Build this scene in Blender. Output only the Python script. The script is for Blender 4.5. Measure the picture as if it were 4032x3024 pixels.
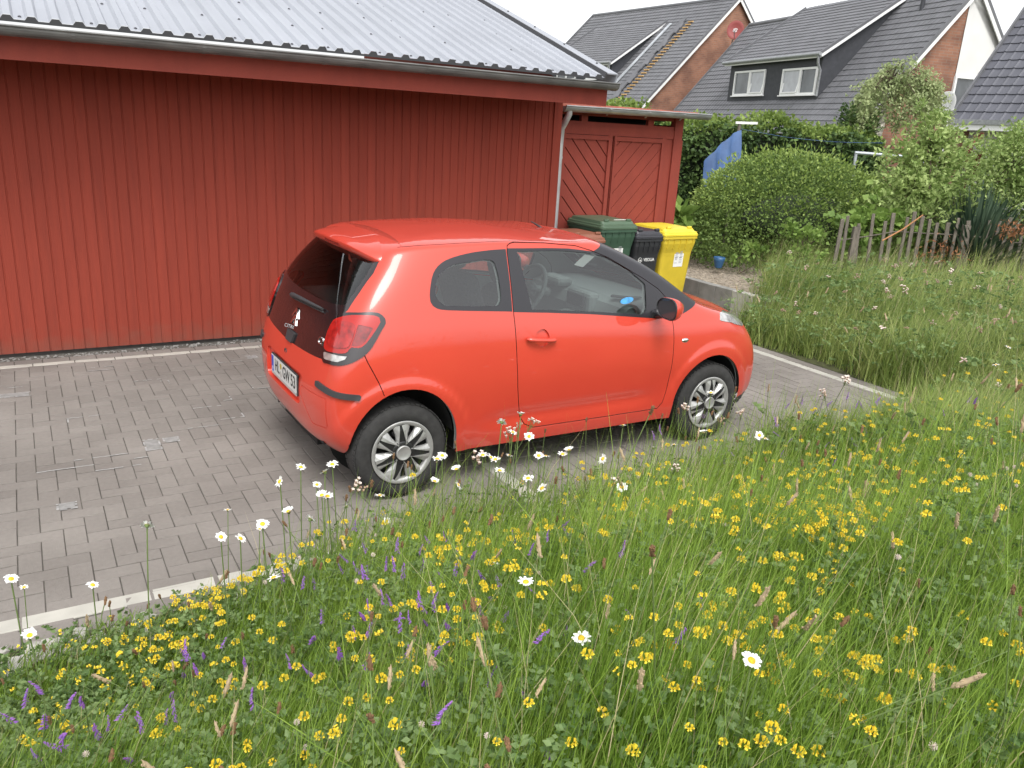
import bpy, bmesh, math, random
import numpy as np
from mathutils import Vector, Matrix
from mathutils.bvhtree import BVHTree
from math import sin, cos, pi, radians

random.seed(7); RNG = np.random.default_rng(11)
for o in list(bpy.data.objects): bpy.data.objects.remove(o)
SC = bpy.context.scene
COL = SC.collection

# ------------------------------------------------------------------ camera
EYE = (0.0, 0.0, 2.0653)
PITCH, ROLL, YAW, FPX = 0.30519, 0.05787, 0.54550, 3202.1 / 4032
_fw = Vector((sin(YAW) * cos(PITCH), cos(YAW) * cos(PITCH), -sin(PITCH)))
_r0 = Vector((cos(YAW), -sin(YAW), 0)); _u0 = _r0.cross(_fw)
_r = _r0 * cos(ROLL) + _u0 * sin(ROLL); _u = -_r0 * sin(ROLL) + _u0 * cos(ROLL)
cam = bpy.data.cameras.new('camera'); camo = bpy.data.objects.new('camera', cam); COL.objects.link(camo)
cam.sensor_fit = 'HORIZONTAL'; cam.sensor_width = 36.0; cam.lens = 36.0 * FPX
cam.clip_start = 0.05; cam.clip_end = 2000
M4 = Matrix.Identity(4)
for i in range(3):
    M4[i][0] = _r[i]; M4[i][1] = _u[i]; M4[i][2] = -_fw[i]; M4[i][3] = EYE[i]
camo.matrix_world = M4
SC.camera = camo

# ------------------------------------------------------------------ light: bright overcast sky
SUN_EL, SUN_AZ = 58.0, 200.0          # azimuth from +Y towards +X
world = bpy.data.worlds.new('World'); SC.world = world; world.use_nodes = True
wn = world.node_tree; wn.nodes.clear()
sky = wn.nodes.new('ShaderNodeTexSky'); sky.sky_type = 'NISHITA'; sky.sun_disc = False
sky.sun_elevation = radians(SUN_EL); sky.sun_rotation = radians(SUN_AZ)
sky.air_density = 1.0; sky.dust_density = 3.0; sky.ozone_density = 1.0
hsv = wn.nodes.new('ShaderNodeHueSaturation'); hsv.inputs['Saturation'].default_value = 0.10   # thin cloud cover: no blue left
bgn = wn.nodes.new('ShaderNodeBackground'); bgn.inputs['Strength'].default_value = 0.15
wo = wn.nodes.new('ShaderNodeOutputWorld')
wn.links.new(sky.outputs[0], hsv.inputs['Color']); wn.links.new(hsv.outputs[0], bgn.inputs['Color']); wn.links.new(bgn.outputs[0], wo.inputs[0])
sl = bpy.data.lights.new('sun', 'SUN'); sl.energy = 0.6; sl.angle = radians(25); sl.color = (1.0, 0.97, 0.92)
so = bpy.data.objects.new('sun', sl); COL.objects.link(so)
_sd = Vector((sin(radians(SUN_AZ)) * cos(radians(SUN_EL)), cos(radians(SUN_AZ)) * cos(radians(SUN_EL)), sin(radians(SUN_EL))))
so.rotation_euler = _sd.to_track_quat('Z', 'Y').to_euler()
SC.view_settings.view_transform = 'Standard'; SC.view_settings.look = 'None'
SC.view_settings.exposure = 1.12; SC.view_settings.gamma = 1.0

# ------------------------------------------------------------------ helpers
def tag(o, label=None, cat=None, group=None, kind=None):
    if label: o['label'] = label
    if cat: o['category'] = cat
    if group: o['group'] = group
    if kind: o['kind'] = kind
    return o

def thing(name, label, cat, loc=(0, 0, 0), rz=0.0, group=None):
    o = bpy.data.objects.new(name, None); COL.objects.link(o)
    o.location = loc; o.rotation_euler = (0, 0, rz); o.empty_display_size = 0.1
    return tag(o, label, cat, group)

def link(name, me, parent=None):
    o = bpy.data.objects.new(name, me); COL.objects.link(o)
    if parent is not None: o.parent = parent
    return o

def copy_tree(src, loc=None, rz=None, label=None, scale=None, lean=None):
    def rec(o, parent):
        c = o.copy(); COL.objects.link(c)
        if parent is not None: c.parent = parent
        for ch in o.children: rec(ch, c)
        return c
    c = rec(src, None)
    if loc is not None: c.location = loc
    if rz is not None: c.rotation_euler = (lean[0] if lean else 0, lean[1] if lean else 0, rz)
    if scale is not None: c.scale = (scale,) * 3
    if label: c['label'] = label
    return c

def mat(name, color, rough=0.6, metal=0.0, spec=0.5, coat=0.0, var=0.0, vscale=8.0, bump=0.0, bscale=60.0, trans=0.0, sss=0.0, sheen=0.0, detail=4.0, stretch=None, color2=None):
    m = bpy.data.materials.new(name); m.use_nodes = True
    nt = m.node_tree; b = nt.nodes['Principled BSDF']
    b.inputs['Base Color'].default_value = (*color, 1); b.inputs['Roughness'].default_value = rough
    b.inputs['Metallic'].default_value = metal; b.inputs['Specular IOR Level'].default_value = spec
    b.inputs['Coat Weight'].default_value = coat; b.inputs['Coat Roughness'].default_value = 0.02; b.inputs['Coat IOR'].default_value = 1.6
    b.inputs['Transmission Weight'].default_value = trans
    if var > 0 or bump > 0:
        tc = nt.nodes.new('ShaderNodeTexCoord'); src = tc.outputs['Object']
        if stretch:
            mp = nt.nodes.new('ShaderNodeMapping'); mp.inputs['Scale'].default_value = stretch
            nt.links.new(src, mp.inputs[0]); src = mp.outputs[0]
    if var > 0:
        n = nt.nodes.new('ShaderNodeTexNoise'); n.inputs['Scale'].default_value = vscale; n.inputs['Detail'].default_value = detail
        nt.links.new(src, n.inputs['Vector'])
        r = nt.nodes.new('ShaderNodeValToRGB')
        c2 = color2 or tuple(min(1, c * (1 + var)) for c in color)
        r.color_ramp.elements[0].position = 0.3; r.color_ramp.elements[1].position = 0.7
        r.color_ramp.elements[0].color = (*[c * (1 - var) for c in color], 1) if not color2 else (*color, 1)
        r.color_ramp.elements[1].color = (*c2, 1)
        nt.links.new(n.outputs[0], r.inputs[0]); nt.links.new(r.outputs[0], b.inputs['Base Color'])
    if bump > 0:
        n2 = nt.nodes.new('ShaderNodeTexNoise'); n2.inputs['Scale'].default_value = bscale; n2.inputs['Detail'].default_value = 3
        nt.links.new(src, n2.inputs['Vector'])
        bp = nt.nodes.new('ShaderNodeBump'); bp.inputs['Strength'].default_value = bump; bp.inputs['Distance'].default_value = 0.01
        nt.links.new(n2.outputs[0], bp.inputs['Height']); nt.links.new(bp.outputs[0], b.inputs['Normal'])
    return m

def leaf_mat(name, color, color2, rough=0.55, trans=0.35, vscale=3.0):
    """leaf: diffuse + translucent, colour varied by position and by leaf"""
    m = bpy.data.materials.new(name); m.use_nodes = True
    nt = m.node_tree; nt.nodes.clear()
    out = nt.nodes.new('ShaderNodeOutputMaterial')
    geo = nt.nodes.new('ShaderNodeNewGeometry')
    tc = nt.nodes.new('ShaderNodeTexCoord')
    n = nt.nodes.new('ShaderNodeTexNoise'); n.inputs['Scale'].default_value = vscale; n.inputs['Detail'].default_value = 3
    nt.links.new(tc.outputs['Object'], n.inputs['Vector'])
    ad = nt.nodes.new('ShaderNodeMath'); ad.operation = 'MULTIPLY_ADD'; ad.inputs[1].default_value = 0.55; ad.inputs[2].default_value = -0.28
    nt.links.new(geo.outputs['Random Per Island'], ad.inputs[0])
    a2 = nt.nodes.new('ShaderNodeMath'); a2.operation = 'ADD'; nt.links.new(n.outputs[0], a2.inputs[0]); nt.links.new(ad.outputs[0], a2.inputs[1])
    r = nt.nodes.new('ShaderNodeValToRGB'); r.color_ramp.elements[0].position = 0.25; r.color_ramp.elements[1].position = 0.75
    r.color_ramp.elements[0].color = (*color, 1); r.color_ramp.elements[1].color = (*color2, 1)
    nt.links.new(a2.outputs[0], r.inputs[0])
    p = nt.nodes.new('ShaderNodeBsdfPrincipled'); p.inputs['Roughness'].default_value = rough; p.inputs['Specular IOR Level'].default_value = 0.3
    t = nt.nodes.new('ShaderNodeBsdfTranslucent')
    mx = nt.nodes.new('ShaderNodeMixShader'); mx.inputs[0].default_value = trans
    nt.links.new(r.outputs[0], p.inputs['Base Color']); nt.links.new(r.outputs[0], t.inputs['Color'])
    nt.links.new(p.outputs[0], mx.inputs[1]); nt.links.new(t.outputs[0], mx.inputs[2]); nt.links.new(mx.outputs[0], out.inputs[0])
    return m

def glass_mat(name, tint, ior=1.5, gloss_rough=0.0, body=0.0, body_col=(0.02, 0.02, 0.02), base=0.0):
    """thin pane: tinted see-through plus Fresnel reflection"""
    m = bpy.data.materials.new(name); m.use_nodes = True
    nt = m.node_tree; nt.nodes.clear()
    out = nt.nodes.new('ShaderNodeOutputMaterial')
    tr = nt.nodes.new('ShaderNodeBsdfTransparent'); tr.inputs[0].default_value = (*tint, 1)
    gl = nt.nodes.new('ShaderNodeBsdfGlossy'); gl.inputs['Roughness'].default_value = gloss_rough; gl.inputs[0].default_value = (1, 1, 1, 1)
    fr = nt.nodes.new('ShaderNodeFresnel'); fr.inputs[0].default_value = ior
    ad = nt.nodes.new('ShaderNodeMath'); ad.operation = 'ADD'; ad.use_clamp = True; ad.inputs[1].default_value = base
    nt.links.new(fr.outputs[0], ad.inputs[0])
    mx = nt.nodes.new('ShaderNodeMixShader')
    src = tr.outputs[0]
    if body > 0:
        df = nt.nodes.new('ShaderNodeBsdfDiffuse'); df.inputs[0].default_value = (*body_col, 1)
        m2 = nt.nodes.new('ShaderNodeMixShader'); m2.inputs[0].default_value = body
        nt.links.new(tr.outputs[0], m2.inputs[1]); nt.links.new(df.outputs[0], m2.inputs[2]); src = m2.outputs[0]
    nt.links.new(ad.outputs[0], mx.inputs[0]); nt.links.new(src, mx.inputs[1]); nt.links.new(gl.outputs[0], mx.inputs[2])
    nt.links.new(mx.outputs[0], out.inputs[0])
    return m

class MB:
    """mesh collector: many shapes, ONE mesh object"""
    def __init__(s): s.v = []; s.f = []; s.m = []; s.sm = []
    def add(s, vs, fs, m=0, smooth=False):
        k = len(s.v); s.v += [tuple(v) for v in vs]
        for f in fs: s.f.append(tuple(i + k for i in f)); s.m.append(m); s.sm.append(smooth)
        return s
    def box(s, c, d, m=0, rot=None, bev=0.0):
        x, y, z = d[0] / 2, d[1] / 2, d[2] / 2
        if bev > 0:
            bm = bmesh.new(); bmesh.ops.create_cube(bm, size=1)
            for v in bm.verts: v.co = Vector((v.co.x * d[0], v.co.y * d[1], v.co.z * d[2]))
            bmesh.ops.bevel(bm, geom=list(bm.edges), offset=bev, segments=2, affect='EDGES', profile=0.5)
            bm.verts.index_update(); vs = [v.co.copy() for v in bm.verts]; fs = [[v.index for v in f.verts] for f in bm.faces]; bm.free()
        else:
            vs = [Vector(q) for q in ((-x, -y, -z), (x, -y, -z), (x, y, -z), (-x, y, -z), (-x, -y, z), (x, -y, z), (x, y, z), (-x, y, z))]
            fs = [(0, 3, 2, 1), (4, 5, 6, 7), (0, 1, 5, 4), (1, 2, 6, 5), (2, 3, 7, 6), (3, 0, 4, 7)]
        if rot is not None: vs = [rot @ v for v in vs]
        s.add([v + Vector(c) for v in vs], fs, m)
        return s
    def bar(s, a, b, w, h, m=0, up=(0, 0, 1), bev=0.0):
        a, b = Vector(a), Vector(b); d = b - a; L = d.length; x = d / L
        y = Vector(up).cross(x)
        if y.length < 1e-4: y = Vector((0, 1, 0)).cross(x)
        y.normalize(); z = x.cross(y)
        R = Matrix((x, y, z)).transposed()
        return s.box((a + b) / 2, (L, w, h), m, R, bev)
    def tube(s, pts, r, n=8, m=0, smooth=True, cap=True, flat=None):
        pts = [Vector(p) for p in pts]; k = len(pts)
        rs = r if isinstance(r, (list, tuple)) else [r] * k
        rings = []; up = None
        for i, p in enumerate(pts):
            t = (pts[min(i + 1, k - 1)] - pts[max(i - 1, 0)]).normalized()
            if up is None: up = Vector((0, 0, 1)) if abs(t.z) < .9 else Vector((1, 0, 0))
            x = t.cross(up).normalized(); y = x.cross(t); up = y
            fy = flat if flat else 1
            rings.append([p + (x * cos(2 * pi * j / n) + y * sin(2 * pi * j / n) * fy) * rs[i] for j in range(n)])
        vs = [v for g in rings for v in g]
        fs = [(i * n + j, i * n + (j + 1) % n, (i + 1) * n + (j + 1) % n, (i + 1) * n + j) for i in range(k - 1) for j in range(n)]
        s.add(vs, fs, m, smooth)
        if cap:
            s.add(rings[0], [tuple(range(n))[::-1]], m); s.add(rings[-1], [tuple(range(n))], m)
        return s
    def lathe(s, prof, n=24, m=0, axis='z', c=(0, 0, 0), smooth=True, close=False):
        """prof: (radius, along)"""
        vs = []
        for (r, h) in prof:
            for j in range(n):
                a = 2 * pi * j / n
                q = (r * cos(a), r * sin(a), h) if axis == 'z' else ((r * cos(a), h, r * sin(a)) if axis == 'y' else (h, r * cos(a), r * sin(a)))
                vs.append((q[0] + c[0], q[1] + c[1], q[2] + c[2]))
        k = len(prof)
        fs = [(i * n + j, i * n + (j + 1) % n, (i + 1) * n + (j + 1) % n, (i + 1) * n + j) for i in range(k - 1 + (1 if close else 0)) for j in range(n)]
        fs = [tuple(q % (k * n) for q in f) for f in fs]
        s.add(vs, fs, m, smooth); return s
    def prism(s, poly, h0, h1, m=0, fn=None):
        """poly (a,b) extruded between h0,h1; fn maps (a,b,h)->xyz"""
        fn = fn or (lambda a, b, h: (a, b, h)); n = len(poly)
        vs = [fn(a, b, h0) for a, b in poly] + [fn(a, b, h1) for a, b in poly]
        s.add(vs, [tuple(range(n))[::-1], tuple(range(n, 2 * n))] + [(i, (i + 1) % n, n + (i + 1) % n, n + i) for i in range(n)], m)
        return s
    def build(s, name, mats, parent=None, smooth=None, loc=None, fixn=True):
        me = bpy.data.meshes.new(name); me.from_pydata(s.v, [], s.f)
        for q in (mats if isinstance(mats, (list, tuple)) else [mats]): me.materials.append(q)
        me.polygons.foreach_set('material_index', s.m)
        me.polygons.foreach_set('use_smooth', s.sm if smooth is None else [smooth] * len(s.f))
        if fixn:
            bm = bmesh.new(); bm.from_mesh(me); bmesh.ops.recalc_face_normals(bm, faces=bm.faces); bm.to_mesh(me); bm.free()
        me.update()
        o = link(name, me, parent)
        if loc is not None: o.location = loc
        return o

def np_mesh(name, V, F, mats, parent=None, midx=None, smooth=False):
    """V (n,3) array, F (m,4) or (m,3) array"""
    me = bpy.data.meshes.new(name)
    V = np.ascontiguousarray(V, np.float32); F = np.ascontiguousarray(F, np.int32); k = F.shape[1]
    me.vertices.add(len(V)); me.vertices.foreach_set('co', V.ravel())
    me.loops.add(F.size); me.loops.foreach_set('vertex_index', F.ravel())
    me.polygons.add(len(F)); me.polygons.foreach_set('loop_start', np.arange(len(F), dtype=np.int32) * k)
    for q in (mats if isinstance(mats, (list, tuple)) else [mats]): me.materials.append(q)
    if midx is not None: me.polygons.foreach_set('material_index', np.asarray(midx, np.int32))
    me.polygons.foreach_set('use_smooth', np.full(len(F), smooth))
    me.update(calc_edges=True); me.validate()
    return link(name, me, parent)

def text_mesh(name, body, size, depth, m, parent, matrix, sx=1.0, bold=0.0, align='CENTER'):
    c = bpy.data.curves.new(name + '_font', 'FONT'); c.body = body; c.size = size; c.extrude = depth; c.offset = bold
    c.align_x = align; c.align_y = 'CENTER'; c.resolution_u = 3
    t = bpy.data.objects.new(name + '_font', c); COL.objects.link(t)
    dg = bpy.context.evaluated_depsgraph_get(); dg.update()
    me = bpy.data.meshes.new_from_object(t.evaluated_get(dg)); me.name = name
    bpy.data.objects.remove(t); bpy.data.curves.remove(c)
    me.materials.clear(); me.materials.append(m)
    me.transform(Matrix.Diagonal((sx, 1, 1, 1))); me.transform(matrix)
    return link(name, me, parent)

def catmull(pts, n=6, closed=False):
    P = [np.array(p, float) for p in pts]; k = len(P); out = []
    for i in range(k if closed else k - 1):
        if closed: a, b, c, d = P[i - 1], P[i], P[(i + 1) % k], P[(i + 2) % k]
        else: a, b, c, d = P[max(i - 1, 0)], P[i], P[i + 1], P[min(i + 2, k - 1)]
        for j in range(n):
            t = j / n
            out.append(.5 * ((2 * b) + (-a + c) * t + (2 * a - 5 * b + 4 * c - d) * t * t + (-a + 3 * b - 3 * c + d) * t ** 3))
    if not closed: out.append(P[-1])
    return [tuple(q) for q in out]

def rounded(pts, r=0.03, n=4):
    """round the corners of a closed polygon; points may carry their own radius (a,b,r)"""
    out = []; k = len(pts)
    for i in range(k):
        p = np.array(pts[i][:2], float); a = np.array(pts[i - 1][:2], float); b = np.array(pts[(i + 1) % k][:2], float)
        rr = pts[i][2] if len(pts[i]) > 2 else r
        da, db = a - p, b - p; la, lb = np.linalg.norm(da), np.linalg.norm(db)
        q = min(rr, .45 * la, .45 * lb)
        if q < 1e-4: out.append(tuple(p)); continue
        s, e = p + da / la * q, p + db / lb * q
        for j in range(n + 1):
            t = j / n; out.append(tuple((1 - t) ** 2 * s + 2 * t * (1 - t) * p + t * t * e))
    return out

def offset_poly(pts, d):
    """shrink a closed polygon by d"""
    P = np.array([p[:2] for p in pts], float); k = len(P)
    area = 0.5 * sum(P[i - 1][0] * P[i][1] - P[i][0] * P[i - 1][1] for i in range(k))
    sgn = 1 if area > 0 else -1; out = []
    for i in range(k):
        e1 = P[i] - P[i - 1]; e2 = P[(i + 1) % k] - P[i]
        n1 = np.array([-e1[1], e1[0]]) / (np.linalg.norm(e1) + 1e-9); n2 = np.array([-e2[1], e2[0]]) / (np.linalg.norm(e2) + 1e-9)
        b = n1 + n2; b = b / max(.5, np.linalg.norm(b) ** 2 / 2)
        out.append(tuple(P[i] + sgn * d * b))
    return out

def in_poly(x, y, P):
    c = False; j = len(P) - 1
    for i in range(len(P)):
        if (P[i][1] > y) != (P[j][1] > y) and x < (P[j][0] - P[i][0]) * (y - P[i][1]) / (P[j][1] - P[i][1]) + P[i][0]: c = not c
        j = i
    return c

# ------------------------------------------------------------------ materials of the car
M_PAINT = mat('red_paint', (0.56, 0.053, 0.030), rough=0.45, spec=0.2, coat=0.9, var=0.03, vscale=2.0)
M_BLACK = mat('black_trim', (0.024, 0.023, 0.027), rough=0.32, spec=0.5)
M_PLASTIC = mat('black_plastic', (0.035, 0.034, 0.036), rough=0.6, bump=0.1, bscale=300)
M_GLOSSBLACK = mat('black_glass', (0.016, 0.010, 0.011), rough=0.12, spec=0.5, coat=0.6)
M_GAP = mat('panel_gap', (0.05, 0.008, 0.007), rough=0.9)
M_DARK = mat('dark_cavity', (0.012, 0.012, 0.012), rough=0.95)
M_GLASS = glass_mat('window_glass', (0.80, 0.87, 0.85), 1.45, base=0.05)
M_GLASS_REAR = glass_mat('rear_window_glass', (0.58, 0.61, 0.60), 1.45, base=0.03)
M_TRIM = mat('interior_grey', (0.24, 0.265, 0.255), rough=0.8, bump=0.1, bscale=200)
M_TRIMD = mat('interior_dark', (0.05, 0.054, 0.054), rough=0.85, bump=0.1, bscale=200)
M_SEAT = mat('seat_fabric', (0.06, 0.062, 0.064), rough=0.95, var=0.25, vscale=60, bump=0.2, bscale=400)
M_SILVER = mat('silver_cover', (0.44, 0.44, 0.425), rough=0.36, metal=0.5, var=0.08, vscale=25)
M_COVERBLACK = mat('cover_black', (0.018, 0.018, 0.018), rough=0.4)
M_TYRE = mat('tyre_rubber', (0.030, 0.029, 0.028), rough=0.85, var=0.25, vscale=30, bump=0.15, bscale=120)
M_CHROME = mat('chrome', (0.75, 0.75, 0.75), rough=0.15, metal=1.0)
M_LAMPRED = mat('lamp_red', (0.40, 0.012, 0.008), rough=0.25, coat=0.6, spec=0.4)
M_LAMPDEEP = mat('lamp_deep_red', (0.20, 0.008, 0.008), rough=0.2, coat=0.6, var=0.35, vscale=40)
M_LAMPMID = mat('lamp_bright_red', (0.32, 0.010, 0.008), rough=0.2, coat=0.6, var=0.4, vscale=28)
M_LAMPCLEAR = mat('lamp_clear', (0.55, 0.54, 0.52), rough=0.18, metal=0.6, coat=1.0, var=0.35, vscale=30)
M_PLATEWHITE = mat('plate_white', (0.62, 0.62, 0.60), rough=0.4, coat=0.3)
M_BLUE = mat('plate_blue', (0.03, 0.07, 0.45), rough=0.4)
M_YELLOWISH = mat('seal_yellow', (0.45, 0.33, 0.03), rough=0.5)
M_GREYSEAL = mat('seal_grey', (0.40, 0.38, 0.36), rough=0.5)
M_LETTER = mat('letter_black', (0.02, 0.02, 0.02), rough=0.5)
M_MIRROR = mat('mirror_glass', (0.05, 0.05, 0.055), rough=0.06)  # the dark reflection is painted in as an even near-black colour
M_STICKER = mat('paper_white', (0.75, 0.75, 0.72), rough=0.6)
M_BLUEOVAL = mat('blue_badge', (0.07, 0.30, 0.60), rough=0.5, var=0.35, vscale=25)

def car_ctrl():
    """half car (right side given as +w, flipped to y<0 later): columns run rear centre -> side -> front centre, levels bottom -> roof centreline"""
    cols=[
     # c0 rear centre
     [(-.36,0,.27),(-.425,0,.34),(-.455,0,.46),(-.455,0,.61),(-.415,0,.77),(-.375,0,.90),(-.325,0,1.03),(-.205,0,1.20),(-.085,0,1.335),(.0,0,1.405),(.2,0,1.440),(.42,0,1.455)],
     [(-.355,.34,.27),(-.42,.35,.34),(-.448,.36,.46),(-.448,.36,.61),(-.41,.35,.77),(-.37,.34,.90),(-.32,.335,1.03),(-.20,.32,1.20),(-.08,.295,1.333),(.005,.25,1.403),(.22,.14,1.440),(.45,0,1.456)],
     [(-.315,.61,.28),(-.375,.625,.35),(-.405,.64,.46),(-.408,.645,.61),(-.375,.64,.77),(-.34,.625,.90),(-.285,.60,1.03),(-.17,.56,1.20),(-.05,.515,1.335),(.03,.44,1.402),(.28,.24,1.442),(.52,0,1.458)],
     [(-.23,.715,.29),(-.27,.735,.36),(-.295,.752,.47),(-.295,.760,.62),(-.275,.757,.78),(-.245,.74,.91),(-.195,.712,1.04),(-.085,.65,1.21),(.03,.580,1.35),(.11,.51,1.410),(.36,.28,1.446),(.60,0,1.460)],
     [(0,.755,.25),(0,.775,.34),(0,.79,.48),(0,.797,.63),(0,.79,.79),(.01,.772,.92),(.03,.742,1.05),(.09,.675,1.22),(.17,.597,1.365),(.25,.53,1.418),(.45,.29,1.449),(.68,0,1.461)],
     [(.38,.762,.235),(.38,.782,.33),(.38,.794,.48),(.38,.802,.64),(.38,.794,.80),(.38,.776,.93),(.38,.746,1.055),(.40,.680,1.23),(.43,.608,1.378),(.47,.545,1.425),(.60,.30,1.452),(.77,0,1.461)],
     [(.86,.765,.23),(.86,.780,.32),(.86,.790,.48),(.86,.803,.64),(.86,.797,.80),(.86,.780,.92),(.86,.750,1.035),(.84,.685,1.22),(.80,.616,1.384),(.78,.552,1.429),(.80,.30,1.453),(.87,0,1.459)],
     [(1.36,.765,.225),(1.36,.780,.31),(1.36,.789,.47),(1.36,.802,.63),(1.36,.797,.78),(1.36,.778,.90),(1.36,.750,.985),(1.27,.68,1.19),(1.13,.608,1.374),(1.06,.54,1.420),(1.0,.29,1.444),(.97,0,1.453)],
     [(1.92,.762,.22),(1.92,.777,.31),(1.92,.787,.46),(1.92,.800,.61),(1.92,.793,.75),(1.92,.772,.865),(1.94,.738,.945),(1.70,.662,1.188),(1.38,.588,1.372),(1.27,.520,1.412),(1.14,.27,1.434),(1.06,0,1.446)],
     [(2.36,.752,.22),(2.36,.768,.31),(2.36,.778,.45),(2.37,.785,.60),(2.37,.775,.75),(2.37,.738,.885),(2.20,.675,.985),(1.86,.597,1.208),(1.47,.522,1.385),(1.35,.455,1.414),(1.20,.235,1.433),(1.12,0,1.441)],
     [(2.72,.69,.22),(2.75,.705,.31),(2.765,.712,.45),(2.755,.708,.60),(2.71,.688,.74),(2.60,.615,.880),(2.25,.505,1.000),(1.89,.445,1.216),(1.505,.39,1.392),(1.39,.335,1.417),(1.24,.175,1.432),(1.15,0,1.438)],
     [(2.90,.54,.22),(2.94,.555,.31),(2.95,.56,.45),(2.93,.55,.59),(2.865,.53,.71),(2.67,.425,.893),(2.275,.34,1.010),(1.905,.30,1.221),(1.52,.265,1.395),(1.405,.225,1.419),(1.255,.115,1.431),(1.17,0,1.436)],
     [(2.96,.28,.22),(3.0,.29,.31),(3.01,.29,.45),(2.985,.285,.59),(2.915,.27,.71),(2.70,.215,.899),(2.285,.17,1.015),(1.912,.15,1.223),(1.528,.132,1.397),(1.412,.11,1.420),(1.262,.055,1.431),(1.175,0,1.435)],
     [(2.97,0,.22),(3.01,0,.31),(3.02,0,.45),(2.995,0,.59),(2.925,0,.71),(2.705,0,.901),(2.288,0,1.017),(1.914,0,1.224),(1.53,0,1.398),(1.414,0,1.420),(1.264,0,1.431),(1.178,0,1.434)],
    ]
    return np.array(cols,float)
def car_surface(nu=12,nv=9):
    P=car_ctrl(); n,m,_=P.shape
    def ext(Q):
        mir=np.array([1,-1,1.])
        E=np.zeros((n+2,m+2,3)); E[1:-1,1:-1]=Q
        E[0,1:-1]=Q[1]*mir; E[-1,1:-1]=Q[-2]*mir
        E[:,0]=2*E[:,1]-E[:,2]; E[:,-1]=E[:,-3]*mir
        return E
    Q=P.copy()
    for _ in range(12):   # control net whose spline passes (almost) through P
        E=ext(Q)
        S=(E[:-2]+4*E[1:-1]+E[2:])/6; S=(S[:,:-2]+4*S[:,1:-1]+S[:,2:])/6
        Q=Q+.9*(P-S); Q[0,:,1]=0; Q[-1,:,1]=0; Q[:,-1,1]=0
    E=ext(Q)
    def basis(t): return np.array([(1-t)**3,3*t**3-6*t*t+4,-3*t**3+3*t*t+3*t+1,t**3])/6
    U=np.linspace(0,n-1,(n-1)*nu+1); V=np.linspace(0,m-1,(m-1)*nv+1)
    def mat(T,k):
        B=np.zeros((len(T),k+2))
        for r,t in enumerate(T):
            i=min(int(t),k-2); B[r,i:i+4]=basis(t-i)
        return B
    S=np.einsum('ai,ijk,bj->abk',mat(U,n),E,mat(V,m))
    # wheel-arch flares
    for wx in (0.,2.34):
        r=np.hypot(S[...,0]-wx,S[...,2]-.30)
        f=np.clip((.44-r)/.05,0,1); f=f*f*(3-2*f)
        side=np.clip((S[...,1]-.55)/.15,0,1)*(S[...,2]<.85)
        S[...,1]+=.013*f*side
    # pressed crease low on the doors
    g=np.exp(-((S[...,2]-.40)/.05)**2)*np.clip((S[...,0]-.45)/.25,0,1)*np.clip((1.9-S[...,0])/.25,0,1)*(S[...,1]>.6)
    S[...,1]-=.010*g
    S[...,1]*=-1
    return S


CARX, CARY, CARA = 1.69155, 4.71586, 0.009318
car = thing('parked_car', 'coral red three-door hatchback parked on the grey paving in front of the red wooden wall', 'car', (CARX, CARY, 0.0), CARA)

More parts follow.
